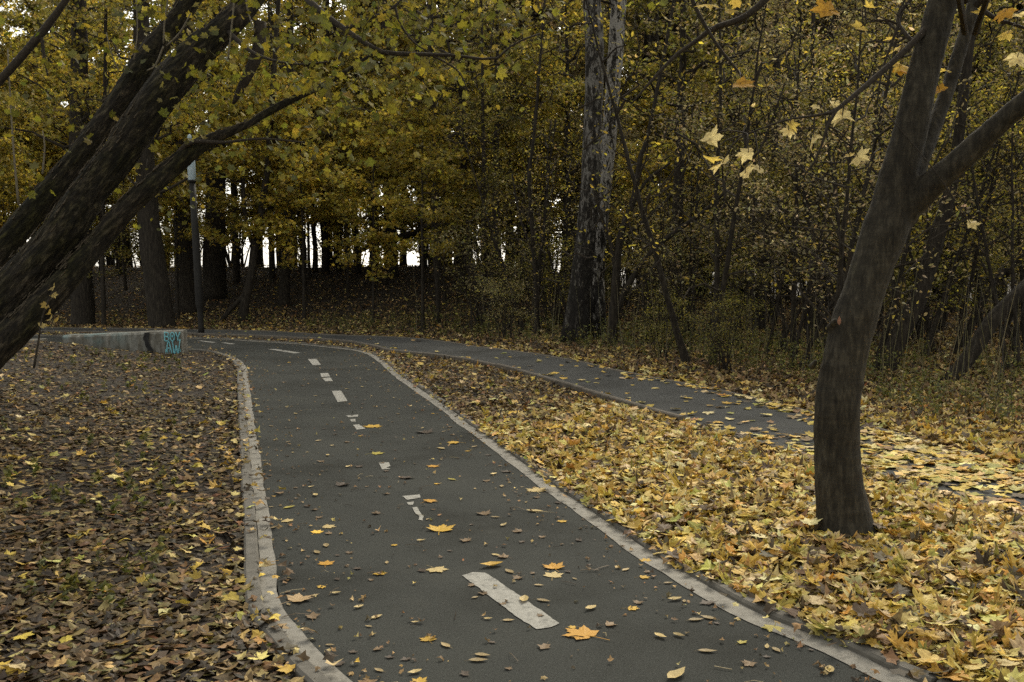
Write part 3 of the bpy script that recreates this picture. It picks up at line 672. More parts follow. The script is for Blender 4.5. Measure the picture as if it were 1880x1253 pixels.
twpx([(1712, 42, 16, D), (1665, 90, 12, D - .1), (1610, 140, 11, D - .2), (1565, 178, 9, D - .3), (1532, 206, 8, D - .35), (1520, 230, 6, D - .35), (1508, 268, 5, D - .35), (1492, 305, 4, D - .35), (1475, 325, 3, D - .35)])
twpx([(1532, 206, 6, D - .35), (1500, 212, 5, D - .3), (1440, 222, 4, D - .25), (1372, 246, 3, D - .2)])
twpx([(1690, 90, 9, D), (1660, 60, 8, D + .1), (1650, 30, 7, D + .2), (1690, -20, 6, D + .2)]); twpx([(1650, 45, 7, D), (1637, 80, 5, D), (1620, 130, 4, D), (1610, 190, 3, D)])
twpx([(1790, 10, 10, D + .4), (1830, 35, 8, D + .3), (1870, 48, 6, D + .2), (1930, 70, 4, D)])
twpx([(1450, -60, 14, D + .6), (1405, 0, 13, D + .5), (1360, 35, 12, D + .5), (1310, 52, 10, D + .5), (1275, 78, 8, D + .5), (1240, 103, 7, D + .5), (1195, 150, 5, D + .5), (1160, 190, 3, D + .5)], 20)
twpx([(1262, -20, 8, D + .4), (1285, 30, 7, D + .4), (1318, 85, 6, D + .4), (1350, 125, 5, D + .4), (1378, 158, 3, D + .4)])
twpx([(1760, -130, 20, D), (1620, -160, 18, D + .3), (1450, -60, 15, D + .6)]); twpx([(1620, -160, 12, D + .3), (1400, -130, 10, D + .4), (1262, -20, 8, D + .4)])
for (x, y, s, c) in [(1546, 215, 46, 1), (1532, 190, 30, 1), (1450, 228, 34, 0), (1448, 240, 30, 1), (1494, 254, 40, 1), (1575, 288, 46, 1), (1560, 286, 20, 0), (1302, 256, 46, 1), (1300, 290, 44, 0), (1326, 300, 48, 1),
                     (1374, 280, 40, 1), (1368, 318, 42, 1), (1395, 312, 34, 1), (1360, 155, 48, 2), (1295, 8, 46, 0), (1522, 20, 60, 2), (1580, 50, 34, 0), (1640, 95, 40, 0), (1655, 120, 44, 0), (1640, 70, 30, 0), (1650, 128, 36, 2), (1676, 25, 26, 1),
                     (1725, 165, 34, 2), (1738, 130, 22, 0), (1812, 18, 40, 0), (1846, 22, 46, 2), (1872, 26, 40, 1), (1850, 62, 34, 0), (1868, 105, 46, 1), (1782, 410, 30, 1), (1500, 195, 26, 1), (1336, 20, 26, 0), (1600, 15, 28, 0)]:
    d = D + (-.3 if y > 170 else .1); q = P(x, y, d) - base; col = np.array([[(.74, .56, .12), (.80, .67, .30), (.56, .31, .03)][c]]) * math.exp(random.gauss(0, .12))
    scatter(cr, MAPLE, q[None], np.array([[random.gauss(0, .6), -.55 + random.gauss(0, .45), .9]]), [s * d / F / 1.62], col, .4)
    tp = np.vstack(tw); k = int(np.argmin(np.linalg.norm(tp - q - [0, 0, .08], axis=1))); e = tp[k]
    tube(br, spline([q, q + (e - q) * .35 + [0, 0, .035], q + (e - q) * .75 + [0, 0, .02], e], 7), np.linspace(.0022, .0045, 7), 4)
# crown high above the frame
for j in range(46):
    h = random.uniform(3.6, 7.5); an = random.uniform(0, 6.28); rd = random.uniform(.6, 3.0); c0 = np.array([P(1775, -200, D)[0] - base[0] + rd * math.cos(an), rd * math.sin(an), h])
    st = np.array([P(1770, -180, D)[0] - base[0], 0, h - 1.0]); twig(br, st + (c0 - st) * .05, c0, .018, .004, -.1)
    leaf_cluster(cr, c0, 26, (.4, .4, .22), (.05, .10), GOLD)
link('branches', br.mesh('maple_branches', M_twig, True), t); link('crown', cr.mesh('maple_crown', M_leaf, False, True), t)

# --- left leaning old tree: three trunks from one stool
def furrow(seed, amp):
    def f(a, pts, rr):
        s = np.concatenate([[0], np.cumsum(np.linalg.norm(np.diff(pts, axis=0), axis=1))])
        A, S = np.meshgrid(a, s); r0 = rr.mean()
        cx_, sx_ = np.cos(A) * r0 * 15, np.sin(A) * r0 * 15
        n = fbm(np.stack([cx_, sx_, S * 2.6], -1), seed, 3); m_ = fbm(np.stack([cx_ * .22, sx_ * .22, S * .8], -1), seed + 4, 2)
        return ((np.abs(n - .5) * -2.2 + .3) * amp + (m_ - .5) * amp * 3.0) * np.minimum(1, rr / .24)
    return f
lb = G(-130, 790); lb[2] = terrain(lb[0], lb[1])
t = thing('leaning_tree', 'huge dark old tree with three furrowed trunks leaning in from the left', 'tree', lb)
d0 = 9.9
TRR = []
def trunkpx(rows, n, k, seed, amp, name='trunk'):
    q = Acc(); p_, r_ = px_path(rows, n); TRR.append(r_); tube(q, p_ - lb, r_, k, furrow(seed, amp)); link(name, q.mesh(name, M_bark_old, True), t); return p_
tr_R = trunkpx([(-230, 800, 90, d0 + .5), (-120, 620, 66, d0 + .6), (-40, 515, 54, d0 + .65), (12, 450, 48, d0 + .7), (88, 358, 43, d0 + .8), (148, 284, 40, d0 + .9), (219, 186, 41, d0 + 1), (273, 104, 41, d0 + 1.1), (322, 41, 37, d0 + 1.2), (375, -40, 33, d0 + 1.3), (430, -200, 24, d0 + 1.6), (460, -420, 10, d0 + 1.8)], 300, 72, 3, .042)
tr_M = trunkpx([(-210, 830, 150, d0), (-110, 700, 116, d0), (-30, 604, 98, d0), (40, 520, 84, d0), (100, 448, 70, d0), (130, 402, 61, d0), (164, 348, 56, d0 + .1), (206, 295, 58, d0 + .15), (249, 238, 58, d0 + .2), (284, 191, 57, d0 + .25), (316, 150, 57, d0 + .3), (362, 98, 53, d0 + .4), (410, 55, 45, d0 + .5), (460, 2, 38, d0 + .6), (520, -90, 30, d0 + .7), (570, -250, 20, d0 + .8), (600, -420, 9, d0 + .9)], 320, 96, 5, .05)
tr_F = trunkpx([(-190, 850, 110, d0 - .3), (-110, 750, 86, d0 - .3), (-30, 664, 68, d0 - .25), (60, 578, 54, d0 - .2), (141, 490, 44, d0 - .1), (182, 444, 40, d0), (235, 380, 36, d0), (276, 342, 33, d0), (318, 306, 32, d0 + .1), (350, 279, 29, d0 + .1), (386, 257, 23, d0 + .2), (425, 241, 15, d0 + .25), (460, 226, 11, d0 + .3), (490, 207, 13, d0 + .4), (540, 181, 13, d0 + .5), (590, 158, 11, d0 + .6), (636, 130, 8, d0 + .7), (690, 95, 5, d0 + .8)], 300, 60, 7, .042)
br = Acc(); cr = Acc()
def twl(rows, n=14, k=7, acc_=None):
    p_, r_ = px_path(rows, n); tube(br if acc_ is None else acc_, p_ - lb, r_, k); return p_
twl([(478, 40, 22, d0 + .6), (475, 90, 23, d0 + .6), (458, 132, 20, d0 + .6), (438, 172, 13, d0 + .6), (428, 192, 5, d0 + .6)])
twl([(-90, 235, 18, d0 - .5), (0, 148, 15, d0 - .5), (72, 66, 15, d0 - .5), (100, 30, 13, d0 - .5), (128, -10, 11, d0 - .5), (200, -120, 6, d0 - .5)])
twl([(76, 66, 7, d0 - .5), (82, 110, 5, d0 - .5), (88, 140, 3, d0 - .5)])
twl([(-150, 330, 50, d0), (-60, 260, 30, d0 - .3), (-90, 235, 18, d0 - .5)]); twl([(-150, 640, 60, d0 + .3), (-190, 450, 46, d0 + .2), (-150, 330, 50, d0)])
twl([(520, -90, 24, d0 + .6), (545, -30, 16, d0 - .5), (566, 0, 13, d0 - 1.2), (600, 30, 11, d0 - 1.4), (636, 56, 10, d0 - 1.5), (665, 76, 9, d0 - 1.6), (700, 96, 9, d0 - 1.6), (760, 100, 8, d0 - 1.6), (830, 102, 6, d0 - 1.6), (878, 108, 5, d0 - 1.6), (912, 108, 5, d0 - 1.6), (945, 80, 4, d0 - 1.6), (992, 62, 3, d0 - 1.6)], 34)
twl([(633, 54, 8, d0 - 1.5), (690, 30, 6, d0 - 1.5), (725, 12, 5, d0 - 1.5), (760, -30, 5, d0 - 1.4)]); twl([(636, 56, 6, d0 - 1.5), (630, 90, 5, d0 - 1.5), (615, 120, 3, d0 - 1.5)])
twl([(725, 12, 5, d0 - 1.5), (735, 45, 4, d0 - 1.5), (760, 78, 3, d0 - 1.5), (790, 98, 3, d0 - 1.5)]); twl([(790, 100, 4, d0 - 1.6), (840, 130, 3, d0 - 1.6), (860, 170, 2, d0 - 1.6)])
twl([(320, 292, 12, d0 + .1), (350, 262, 9, d0), (410, 262, 6, d0), (480, 255, 4, d0), (560, 262, 3, d0)]); twl([(420, 60, 10, d0 + .4), (470, 100, 6, d0), (540, 118, 4, d0 - .2), (620, 112, 3, d0 - .3)])
sh = Acc()
for rows in ([(300, 80, 3, d0 - .3), (302, 40, 3, d0 - .3), (308, 0, 3, d0 - .3), (312, -40, 3, d0 - .3)], [(418, 110, 3, d0 - .3), (424, 60, 3, d0 - .3), (430, 0, 3, d0 - .3), (432, -40, 2, d0 - .3)], [(34, 376, 5, d0 - .5), (26, 290, 4, d0 - .5), (20, 200, 3, d0 - .5), (14, 90, 3, d0 - .5)],
             [(306, 85, 3, d0 - .3), (330, 60, 3, d0 - .3), (350, 25, 2, d0 - .3)], [(250, 0, 2, d0 - .3), (252, 60, 2, d0 - .3), (246, 110, 3, d0 - .3)], [(78, 320, 4, d0), (82, 270, 3, d0), (78, 240, 2, d0)], [(218, 130, 2, d0), (205, 100, 2, d0), (195, 60, 2, d0)], [(468, 60, 2, d0), (455, 20, 3, d0), (450, -20, 3, d0)], [(270, 130, 3, d0 - .2), (285, 120, 3, d0 - .2), (300, 85, 3, d0 - .2)]):
    p_, r_ = px_path(rows, 10); tube(sh, p_ - lb, r_, 4)
# pale bark flakes, their lighter colour painting sky light along the upper sides
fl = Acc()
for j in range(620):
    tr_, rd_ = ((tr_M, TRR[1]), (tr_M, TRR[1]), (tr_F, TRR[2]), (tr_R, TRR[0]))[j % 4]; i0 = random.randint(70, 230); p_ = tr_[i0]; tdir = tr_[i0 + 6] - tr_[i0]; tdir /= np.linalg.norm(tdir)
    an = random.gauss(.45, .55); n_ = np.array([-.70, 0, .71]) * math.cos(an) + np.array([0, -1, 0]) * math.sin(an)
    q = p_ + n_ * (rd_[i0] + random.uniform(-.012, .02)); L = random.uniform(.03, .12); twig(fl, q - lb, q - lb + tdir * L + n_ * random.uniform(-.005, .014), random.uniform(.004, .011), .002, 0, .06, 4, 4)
tag(link('skylit_flakes', fl.mesh('skylit_flakes', M_skylit_flake, True), t), kind='stuff')
link('shoots', sh.mesh('pale_shoots', M_shoot, True), t)
# leaves: sprays on the overhanging twigs and a crown above the frame
for (x, y, n, sx, sy) in [(720, 20, 50, .30, .20), (660, 40, 46, .35, .2), (760, 60, 40, .35, .18), (820, 40, 24, .3, .2), (640, 110, 34, .3, .15), (690, 150, 40, .3, .18), (780, 150, 30, .35, .15), (850, 95, 14, .3, .12), (940, 75, 10, .25, .1),
                           (560, 60, 50, .4, .25), (600, 160, 40, .4, .2), (500, 60, 40, .35, .2), (380, 20, 40, .4, .2), (330, 50, 24, .3, .2), (420, 130, 30, .3, .25), (370, 200, 40, .3, .2), (350, 150, 16, .15, .1), (450, 180, 40, .35, .2),
                           (520, 220, 50, .4, .25), (420, 280, 34, .35, .15), (580, 250, 40, .45, .25), (270, 380, 10, .15, .1), (60, 40, 26, .35, .25), (30, 220, 16, .25, .2), (120, 160, 12, .3, .3), (180, 40, 30, .4, .25), (240, 20, 24, .3, .2), (170, 235, 5, .12, .06), (290, 330, 12, .2, .15), (900, 20, 24, .5, .15), (1010, 30, 14, .3, .12)]:
    d = d0 + (random.uniform(.7, 2.4) if x < 500 else random.uniform(-.2, 1.6) if x < 620 else random.uniform(-1.9, .2)); leaf_cluster(cr, P(x, y, d) - lb, int(n * 2.0), (sx * 1.25, .5, sy * 1.25), (.026, .07), GREENY, MAPLE, 1.3)
    for j in range(3):
        q = P(x, y, d) - lb; twig(br, q + np.array([random.gauss(0, .3), random.gauss(0, .2), .25]), q + np.array([random.gauss(0, .3), 0, random.gauss(-.05, .12)]), .004, .0015, 0, .12, 5, 3)
for (x, y, n) in [(342, 138, 5), (350, 152, 4), (326, 172, 3), (285, 108, 3), (372, 20, 6), (398, 55, 5), (365, 70, 3), (178, 236, 2), (310, 15, 4), (55, 230, 4), (60, 185, 3), (142, 252, 2), (250, 40, 8), (220, 90, 6), (160, 120, 7), (110, 90, 6), (410, 110, 9), (440, 90, 8), (395, 165, 8), (350, 215, 6), (470, 150, 9), (300, 190, 4), (520, 120, 9), (500, 40, 10), (270, 10, 8), (440, 15, 10), (90, 330, 3), (40, 300, 3), (560, 160, 8), (590, 110, 8), (330, 262, 3)]:
    leaf_cluster(cr, P(x, y, d0 - .6) - lb, n, (.13, .12, .10), (.034, .068), GREENY, MAPLE, 1.0)
for (x, y, c) in [(98, 527, 1), (96, 542, 1), (88, 575, 0), (92, 585, 1), (103, 587, 0), (76, 598, 1), (84, 560, 0)]:
    q = P(x, y, 8.6) - lb; scatter(cr, MAPLE, q[None], np.array([[random.gauss(0, .5), -.7, .8]]), [.052], np.array([GOLD[0][c]]) * .8, .4)
sd = Acc(); p_, r_ = px_path([(62, 676, 5, 8.6), (70, 630, 4, 8.6), (76, 590, 3, 8.6), (88, 555, 3, 8.6), (100, 525, 2, 8.6)], 12); tube(br, p_ - lb, r_, 4)
for j in range(60):
    tr_ = (tr_R, tr_M)[j % 2]; st = tr_[random.randint(240, 298)]; e = st + np.array([random.gauss(.6, 1.5), random.gauss(0, 1.6), random.uniform(.4, 2.6)]); e[2] = max(e[2], 4.6)
    twig(br, st - lb, e - lb, .03, .005, -.15); leaf_cluster(cr, e - lb, 45, (.5, .5, .3), (.05, .09), GREENY, MAPLE_S)
link('branches', br.mesh('leaning_branches', M_twig, True), t); link('crown', cr.mesh('leaning_crown', M_leaf, False, True), t)

# ------------------------------------------------------------------ birch pair and named trees
def grove_limbs(acc, cr, base_pts, n_limb, h0, h1, L, cols, size, leaves, seed, twr=.02, tpl=MAPLE_S, up=.5):
    rg = np.random.default_rng(seed)
    for j in range(n_limb):
        h = h0 + (h1 - h0) * (j + rg.random()) / n_limb; k = int(np.argmin(np.abs(base_pts[:, 2] - h))); p0 = base_pts[k]; an = rg.uniform(0, 6.28)
        l = L * rg.uniform(.55, 1.1) * (1 - .5 * (h - h0) / (h1 - h0 + .1)); p1 = p0 + np.array([math.cos(an) * l, math.sin(an) * l, l * up * rg.uniform(.1, 1.6)])
        pts = twig(acc, p0, p1, twr * rg.uniform(.7, 1.3), twr * .25, .12, .16, 7, 5, rg)
        for q in range(5):
            s = pts[rg.integers(2, 7)]; e = s + rg.normal(0, .33, 3) * l * .55 + [0, 0, .1 * l]; tp = twig(acc, s, e, twr * .3, twr * .1, .05, .2, 4, 3, rg)
            nl_ = int(leaves * rg.choice([0, .35, 1.0, 1.5, 2.1], p=[.2, .2, .25, .2, .15]))
            if nl_ == 0: continue
            c = tp[rg.integers(1, 4, nl_)] + rg.normal(0, .15, (nl_, 3)) * [1.35, 1.35, .5]
            nr = np.column_stack([rg.normal(0, .8, (nl_, 2)), np.ones(nl_)]); scatter(cr, tpl, c, nr, rg.uniform(*size, nl_), palette(*cols, nl_, .2, rg) * math.exp(rg.normal(0, .28)), .35, rg=rg)
FOR_Y = ([(.43, .335, .045), (.31, .262, .04), (.54, .40, .055), (.20, .185, .032), (.34, .26, .08)], [.3, .3, .15, .17, .08])
FOR_O = ([(.26, .22, .04), (.18, .165, .03), (.38, .31, .05), (.34, .28, .13), (.11, .105, .025)], [.3, .28, .14, .14, .14])
FOR_B = ([(.28, .225, .10), (.40, .33, .19), (.20, .17, .075), (.42, .33, .07), (.15, .14, .035)], [.28, .2, .24, .12, .16])
bb = GT(1052, 628); dB = bb[1]
def bark_lumps(seed, amp):
    def f(a, pts, rr):
        s = np.concatenate([[0], np.cumsum(np.linalg.norm(np.diff(pts, axis=0), axis=1))]); A, S = np.meshgrid(a, s)
        return (fbm(np.stack([np.cos(A) * 2.2, np.sin(A) * 2.2, S * 1.3], -1), seed, 3) - .5) * amp * 2
    return f
for nm, rows, lab, sd_ in (('birch_tree', [(1052, 640, 70, dB), (1053, 628, 62, dB), (1058, 590, 55, dB), (1065, 540, 50, dB), (1071, 480, 47, dB), (1079, 400, 43, dB), (1084, 320, 42, dB), (1088, 230, 40, dB), (1091, 140, 40, dB), (1090, 60, 41, dB), (1086, 0, 40, dB), (1080, -100, 36, dB), (1074, -260, 28, dB), (1070, -420, 14, dB)],
                             'thick grey birch with broad dark base at the far edge of the footpath', 31),
                            ('birch_tree', [(1086, 632, 46, dB + .8), (1092, 560, 40, dB + .8), (1098, 450, 36, dB + .8), (1109, 340, 34, dB + .8), (1119, 240, 33, dB + .8), (1127, 140, 33, dB + .8), (1132, 60, 34, dB + .8), (1137, 0, 34, dB + .8), (1148, -140, 30, dB + .8), (1160, -380, 16, dB + .8)],
                             'slimmer whiter birch trunk close behind the thick birch, leaning right', 32)):
    rows = [(x_, y_, w_ * .82, d_) for x_, y_, w_, d_ in rows]; p_, r_ = px_path(rows, 130); b0 = np.array([p_[3][0], p_[3][1], terrain(p_[3][0], p_[3][1])]); t = thing(nm, lab, 'tree', b0)
    a = Acc(); tube(a, p_ - b0, r_, 30, bark_lumps(sd_, .03)); 
    for fx, fy in ((-.30, -.2), (.30, -.25), (.1, .5)): tube(a, [p_[16] - b0, np.array([fx * .6, fy * .6, .2]), np.array([fx, fy, -.15])], [.2, .13, .05], 10)
    link('trunk', a.mesh('birch_trunk', M_birch if sd_ == 31 else M_birch_pale, True), t)
    br = Acc(); cr = Acc(); grove_limbs(br, cr, p_ - b0, 14, 7.6, 13, 2.6, FOR_Y, (.04, .07), 34, sd_, .03)
    link('branches', br.mesh('birch_branches', M_twig, True), t); link('crown', cr.mesh('birch_crown', M_leaf, False, True), t)

# ------------------------------------------------------------------ kinds of crown shared by the woods
def skeleton(H, seed, bend=.25):
    rg = np.random.default_rng(seed); n = 26; z = np.linspace(-.25, H, n); w = np.cumsum(rg.normal(0, .05, (n, 2)), 0) * bend * H / 8; w -= w[1]
    return np.column_stack([w, z])
class Kind: pass
def make_kind(H, seed, h0, nl, L, cols, size, leaves, twr, tpl=MAPLE_S, up=.5, r0=.2, k=10, stems=1):
    K = Kind(); tr = Acc(); br = Acc(); cr = Acc(); rg = np.random.default_rng(seed + 99)
    for s in range(stems):
        sk = skeleton(H * (1 if s == 0 else rg.uniform(.6, .95)), seed + s)
        if stems > 1:
            lean = rg.normal(0, .22, 2); sk[:, :2] += np.maximum(sk[:, 2:3], 0) * lean + rg.normal(0, .12, 2)
        n = len(sk); tube(tr, sk, r0 * (1 - .85 * np.linspace(0, 1, n)) * (1 + .5 * np.exp(-np.maximum(sk[:, 2], 0) * 3)), k, bark_lumps(seed, r0 * .12) if r0 > .1 else None)
        grove_limbs(br, cr, sk, max(4, nl // stems), h0, sk[-1, 2] * .97, L, cols, size, leaves, seed + s * 7, twr, tpl, up)
    K.trunk = tr.mesh('forest_trunk', M_bark, True); K.branches = br.mesh('forest_branches', M_twig); K.crown = cr.mesh('forest_crown', M_leaf, False, True); return K
TALL = [make_kind(12, 41, 4.0, 22, 3.2, FOR_Y, (.055, .09), 44, .05), make_kind(11.5, 42, 4.8, 20, 3.0, FOR_O, (.055, .09), 44, .05), make_kind(12.5, 43, 3.2, 22, 3.2, FOR_Y, (.055, .09), 40, .05)]
SAP_Y = [make_kind(7.0, 51, 1.5, 26, 1.7, FOR_Y, (.055, .10), 36, .018, r0=.05, k=7, up=.35), make_kind(8.5, 52, 2.6, 28, 1.9, FOR_Y, (.055, .10), 38, .02, r0=.06, k=7, up=.3)]
SAP_O = [make_kind(6.8, 53, 1.2, 28, 1.6, FOR_O, (.03, .055), 26, .02, OVATE, r0=.055, k=7, up=.6), make_kind(7.6, 54, 1.0, 30, 1.6, FOR_B, (.026, .05), 27, .02, OVATE, r0=.055, k=7, up=.7)]
BUSH = [make_kind(2.6, 61, .25, 24, 1.1, FOR_O, (.025, .05), 17, .011, OVATE, .9, .024, 5, 8), make_kind(3.2, 62, .3, 24, 1.2, FOR_B, (.025, .05), 15, .011, OVATE, 1.0, .024, 5, 8), make_kind(2.2, 63, .2, 22, 1.0, FOR_O, (.03, .055), 15, .011, MAPLE_S, .8, .022, 5, 7)]
def plant(K, name, label, cat, group, x, y, sc=1.0, rz=None, trunk=None, tint=(1, 1, 1), sz=1.0):
    z = terrain(x, y); t = thing(name, label, cat, (x, y, z), random.uniform(0, 6.28) if rz is None else rz, group); t.scale = (sc, sc, sc * sz)
    link('trunk' if cat == 'tree' else 'stems', trunk or K.trunk, t); link('branches', K.branches, t); c = link('crown' if cat == 'tree' else 'foliage', K.crown, t)
    j = math.exp(random.gauss(0, .15)); c.color = (tint[0] * j, tint[1] * j, tint[2] * j, 1); return t
BARE = [make_kind(5.5, 81, .5, 26, 1.5, FOR_B, (.03, .055), 7, .016, OVATE, 1.1, .05, 6, 3), make_kind(6.5, 82, 1.0, 24, 1.9, FOR_Y, (.035, .06), 6, .02, OVATE, .9, .06, 6, 2)]
# first row of trunks along the bank, each with its own trunk
def own_trunk(rows, b0, seed, extra=None):
    p_, r_ = px_path(rows, 60); a = Acc(); tube(a, p_ - b0, r_, 14, bark_lumps(seed, r_.mean() * .18))
    if extra:
        for e in extra: q_, s_ = px_path(e, 24); tube(a, q_ - b0, s_, 8)
    return a.mesh('bank_trunk', M_bark, True)
def bank_tree(label, bx, by, rows, K, seed, extra=None, tint=(1, 1, 1)):
    b0 = GT(bx, by); d = b0[1]; b0[2] = terrain(b0[0], b0[1]); rw = [(x, y, w, d) for x, y, w in rows]; ex = [[(x, y, w, d + dd) for x, y, w, dd in e] for e in extra] if extra else None
    # carry the trunk on upwards
    (x1, y1, w1), (x2, y2, w2) = rows[-2], rows[-1]; sl = (x2 - x1) / (y2 - y1 - 1e-6); yt = -300.0
    if y2 > yt: rw += [(x2 + sl * (yt - y2) * .7, yt, w2 * .55, d)]
    tr = own_trunk(rw, b0, seed, ex); t = thing('forest_tree', label, 'tree', b0, 0, 'trees along the wooded bank')
    link('trunk', tr, t)
    if K:
        lean = (P(rw[-1][0], rw[-1][1], d) - b0)
        for nm, me in (('branches', K.branches), ('crown', K.crown)):
            o = link(nm, me, t, (0, 0, 0), random.uniform(0, 6.28) if abs(lean[0]) < 1.2 else 0)
            if nm == 'crown': o.color = (*tint, 1)
        # the two parts share one turn
        ch = t.children; ch[1].rotation_euler = ch[2].rotation_euler
    return t
bank_tree('broad dark trunk behind the far end of the concrete block', 152, 598, [(152, 604, 54), (152, 590, 44), (150, 520, 40), (148, 400, 38), (146, 200, 32)], TALL[1], 1)
bank_tree('very thin dark trunk just right of the broad trunk behind the concrete block', 191, 600, [(191, 604, 10), (190, 560, 8), (188, 450, 8), (192, 200, 7)], SAP_O[0], 2)
bank_tree('thick dark trunk leaning left, standing behind the graffitied block end', 298, 602, [(298, 608, 56), (296, 590, 48), (288, 520, 44), (276, 430, 40), (268, 330, 36), (262, 150, 32)], TALL[2], 3)
bank_tree('thick straight dark trunk directly left of the lamp post', 345, 575, [(345, 580, 52), (344, 540, 44), (341, 470, 40), (338, 330, 36), (336, 120, 30)], TALL[0], 4)
bank_tree('dark double-width trunk directly right of the lamp post', 394, 548, [(394, 552, 46), (394, 520, 42), (394, 450, 40), (396, 330, 34), (398, 120, 28)], TALL[1], 5)
bank_tree('slender dark trunk between the lamp post and the forked grey tree', 434, 520, [(434, 524, 15), (434, 480, 13), (430, 400, 12), (428, 200, 11)], SAP_Y[0], 6)
bank_tree('forked grey slender tree with an S-bent stem right of the lamp post', 446, 590, [(446, 594, 20), (450, 555, 17), (462, 500, 16), (468, 450, 15), (478, 400, 14), (488, 330, 12), (496, 240, 10)], SAP_Y[1], 7,
          [[(396, 604, 8, .0), (420, 572, 9, 0), (445, 545, 8, 0), (462, 520, 6, 0)], [(466, 452, 10, 0), (452, 410, 9, 0), (446, 340, 8, 0), (450, 220, 7, 0)]])
bank_tree('thin dark trunk right of the forked grey tree', 500, 512, [(500, 516, 13), (499, 470, 11), (497, 400, 10), (496, 200, 9)], SAP_Y[0], 8)
bank_tree('stocky dark trunk standing low on the bank above the long curved dash', 522, 562, [(522, 566, 26), (522, 540, 20), (526, 470, 18), (530, 380, 16), (532, 200, 13)], TALL[0], 9)
for j, (x, y, w) in enumerate(((556, 500, 12), (578, 498, 9), (597, 500, 13), (622, 497, 10), (655, 502, 14), (683, 500, 11))):
    bank_tree('%s dark trunk on the bank crest, left of the bright gap with the arching branch' % ('first', 'second', 'third', 'fourth', 'fifth', 'sixth')[j], x, y, [(x, y + 4, w + 3), (x + 1, 460, w), (x + random.uniform(-6, 6), 380, w * .9), (x + random.uniform(-8, 8), 200, w * .8)], (TALL + SAP_Y)[j % 5], 20 + j)
bank_tree('dark trunk at the left side of the bright gap, with a long arching branch', 720, 508, [(720, 512, 28), (720, 490, 24), (717, 430, 22), (712, 330, 19), (708, 200, 15)], TALL[2], 10,
          [[(612, 505, 4, -.3), (650, 468, 9, -.2), (690, 447, 11, -.1), (740, 434, 12, -.1), (785, 420, 12, -.1), (800, 410, 12, 0)]])
bank_tree('slim dark trunk at the right side of the bright gap', 778, 492, [(778, 496, 16), (777, 470, 14), (774, 430, 12), (770, 330, 11), (768, 200, 10)], TALL[0], 11)
bank_tree('slim trunk standing lowest on the bank below the arching branch end', 805, 592, [(805, 596, 11), (805, 560, 9), (803, 500, 12), (801, 450, 18), (800, 410, 17), (798, 330, 14), (794, 200, 12)], TALL[1], 12)
bank_tree('straight thin sapling left of the thick birch, beside the footpath edge', 890, 600, [(890, 604, 8), (889, 540, 7), (887, 420, 7), (888, 300, 7), (886, 180, 5)], SAP_O[0], 13)
bank_tree('thin dark sapling nearest the thick birch on its left', 987, 616, [(987, 620, 12), (986, 590, 10), (984, 520, 9), (978, 430, 8), (972, 320, 7), (985, 200, 5)], BARE[0], 14, [[(985, 500, 6, 0), (1000, 420, 5, .1), (1006, 330, 4, .2), (1020, 220, 3, .2)], [(980, 470, 5, 0), (955, 400, 4, 0), (940, 320, 3, 0)]])
bank_tree('dark many-stemmed small tree at the right foot of the thick birch', 1122, 632, [(1122, 638, 26), (1124, 610, 20), (1128, 560, 18), (1132, 500, 15), (1140, 430, 12), (1165, 360, 11), (1176, 290, 9), (1200, 200, 7)], BARE[1], 15,
          [[(1126, 590, 14, 0), (1150, 530, 12, -.1), (1190, 470, 10, -.2), (1232, 432, 9, -.3), (1290, 390, 7, -.3), (1345, 340, 4, -.3)], [(1132, 510, 8, 0), (1122, 450, 8, 0), (1105, 400, 6, 0), (1090, 350, 4, 0)], [(1160, 372, 7, 0), (1190, 330, 6, 0), (1230, 300, 4, 0)], [(1140, 440, 7, 0), (1200, 390, 6, 0), (1250, 330, 5, 0), (1290, 200, 3, 0)]])
bank_tree('dark upright trunk in the thicket midway between birch and maple', 1395, 604, [(1395, 610, 24), (1396, 580, 19), (1402, 500, 17), (1412, 420, 15), (1420, 340, 13), (1424, 200, 11)], SAP_O[1], 16, [[(1398, 560, 7, 0), (1370, 500, 5, 0), (1340, 450, 4, 0)]])
bank_tree('thin dark leaning stem left of the upright trunk in the thicket', 1290, 612, [(1290, 616, 9), (1330, 560, 8), (1372, 508, 7), (1420, 450, 5), (1470, 380, 4)], None, 17)
bank_tree('dark stem in the thicket nearest the maple on its left', 1482, 612, [(1482, 616, 14), (1484, 560, 12), (1490, 480, 11), (1486, 380, 9), (1490, 220, 8)], SAP_O[0], 18)
bank_tree('dark trunk leaning right, framed just right of the maple', 1622, 684, [(1620, 690, 44), (1630, 668, 38), (1650, 620, 34), (1680, 560, 33), (1702, 500, 31), (1722, 430, 28), (1740, 370, 25), (1760, 250, 20)], SAP_O[1], 19, [[(1605, 686, 16, .1), (1618, 640, 13, .1), (1634, 580, 12, .1), (1650, 520, 10, .1), (1668, 430, 8, .1), (1680, 330, 6, .1)]])
bank_tree('dark trunk leaning hard right at the right border above the weeds', 1742, 702, [(1738, 706, 30), (1752, 690, 28), (1790, 640, 27), (1822, 590, 26), (1850, 560, 25), (1885, 525, 24), (1960, 440, 20)], None, 26)
bank_tree('thin dark leaning stem behind the hard leaning trunk at right', 1770, 640, [(1768, 644, 16), (1785, 590, 14), (1812, 540, 12), (1850, 490, 10), (1890, 450, 9)], SAP_O[0], 27)

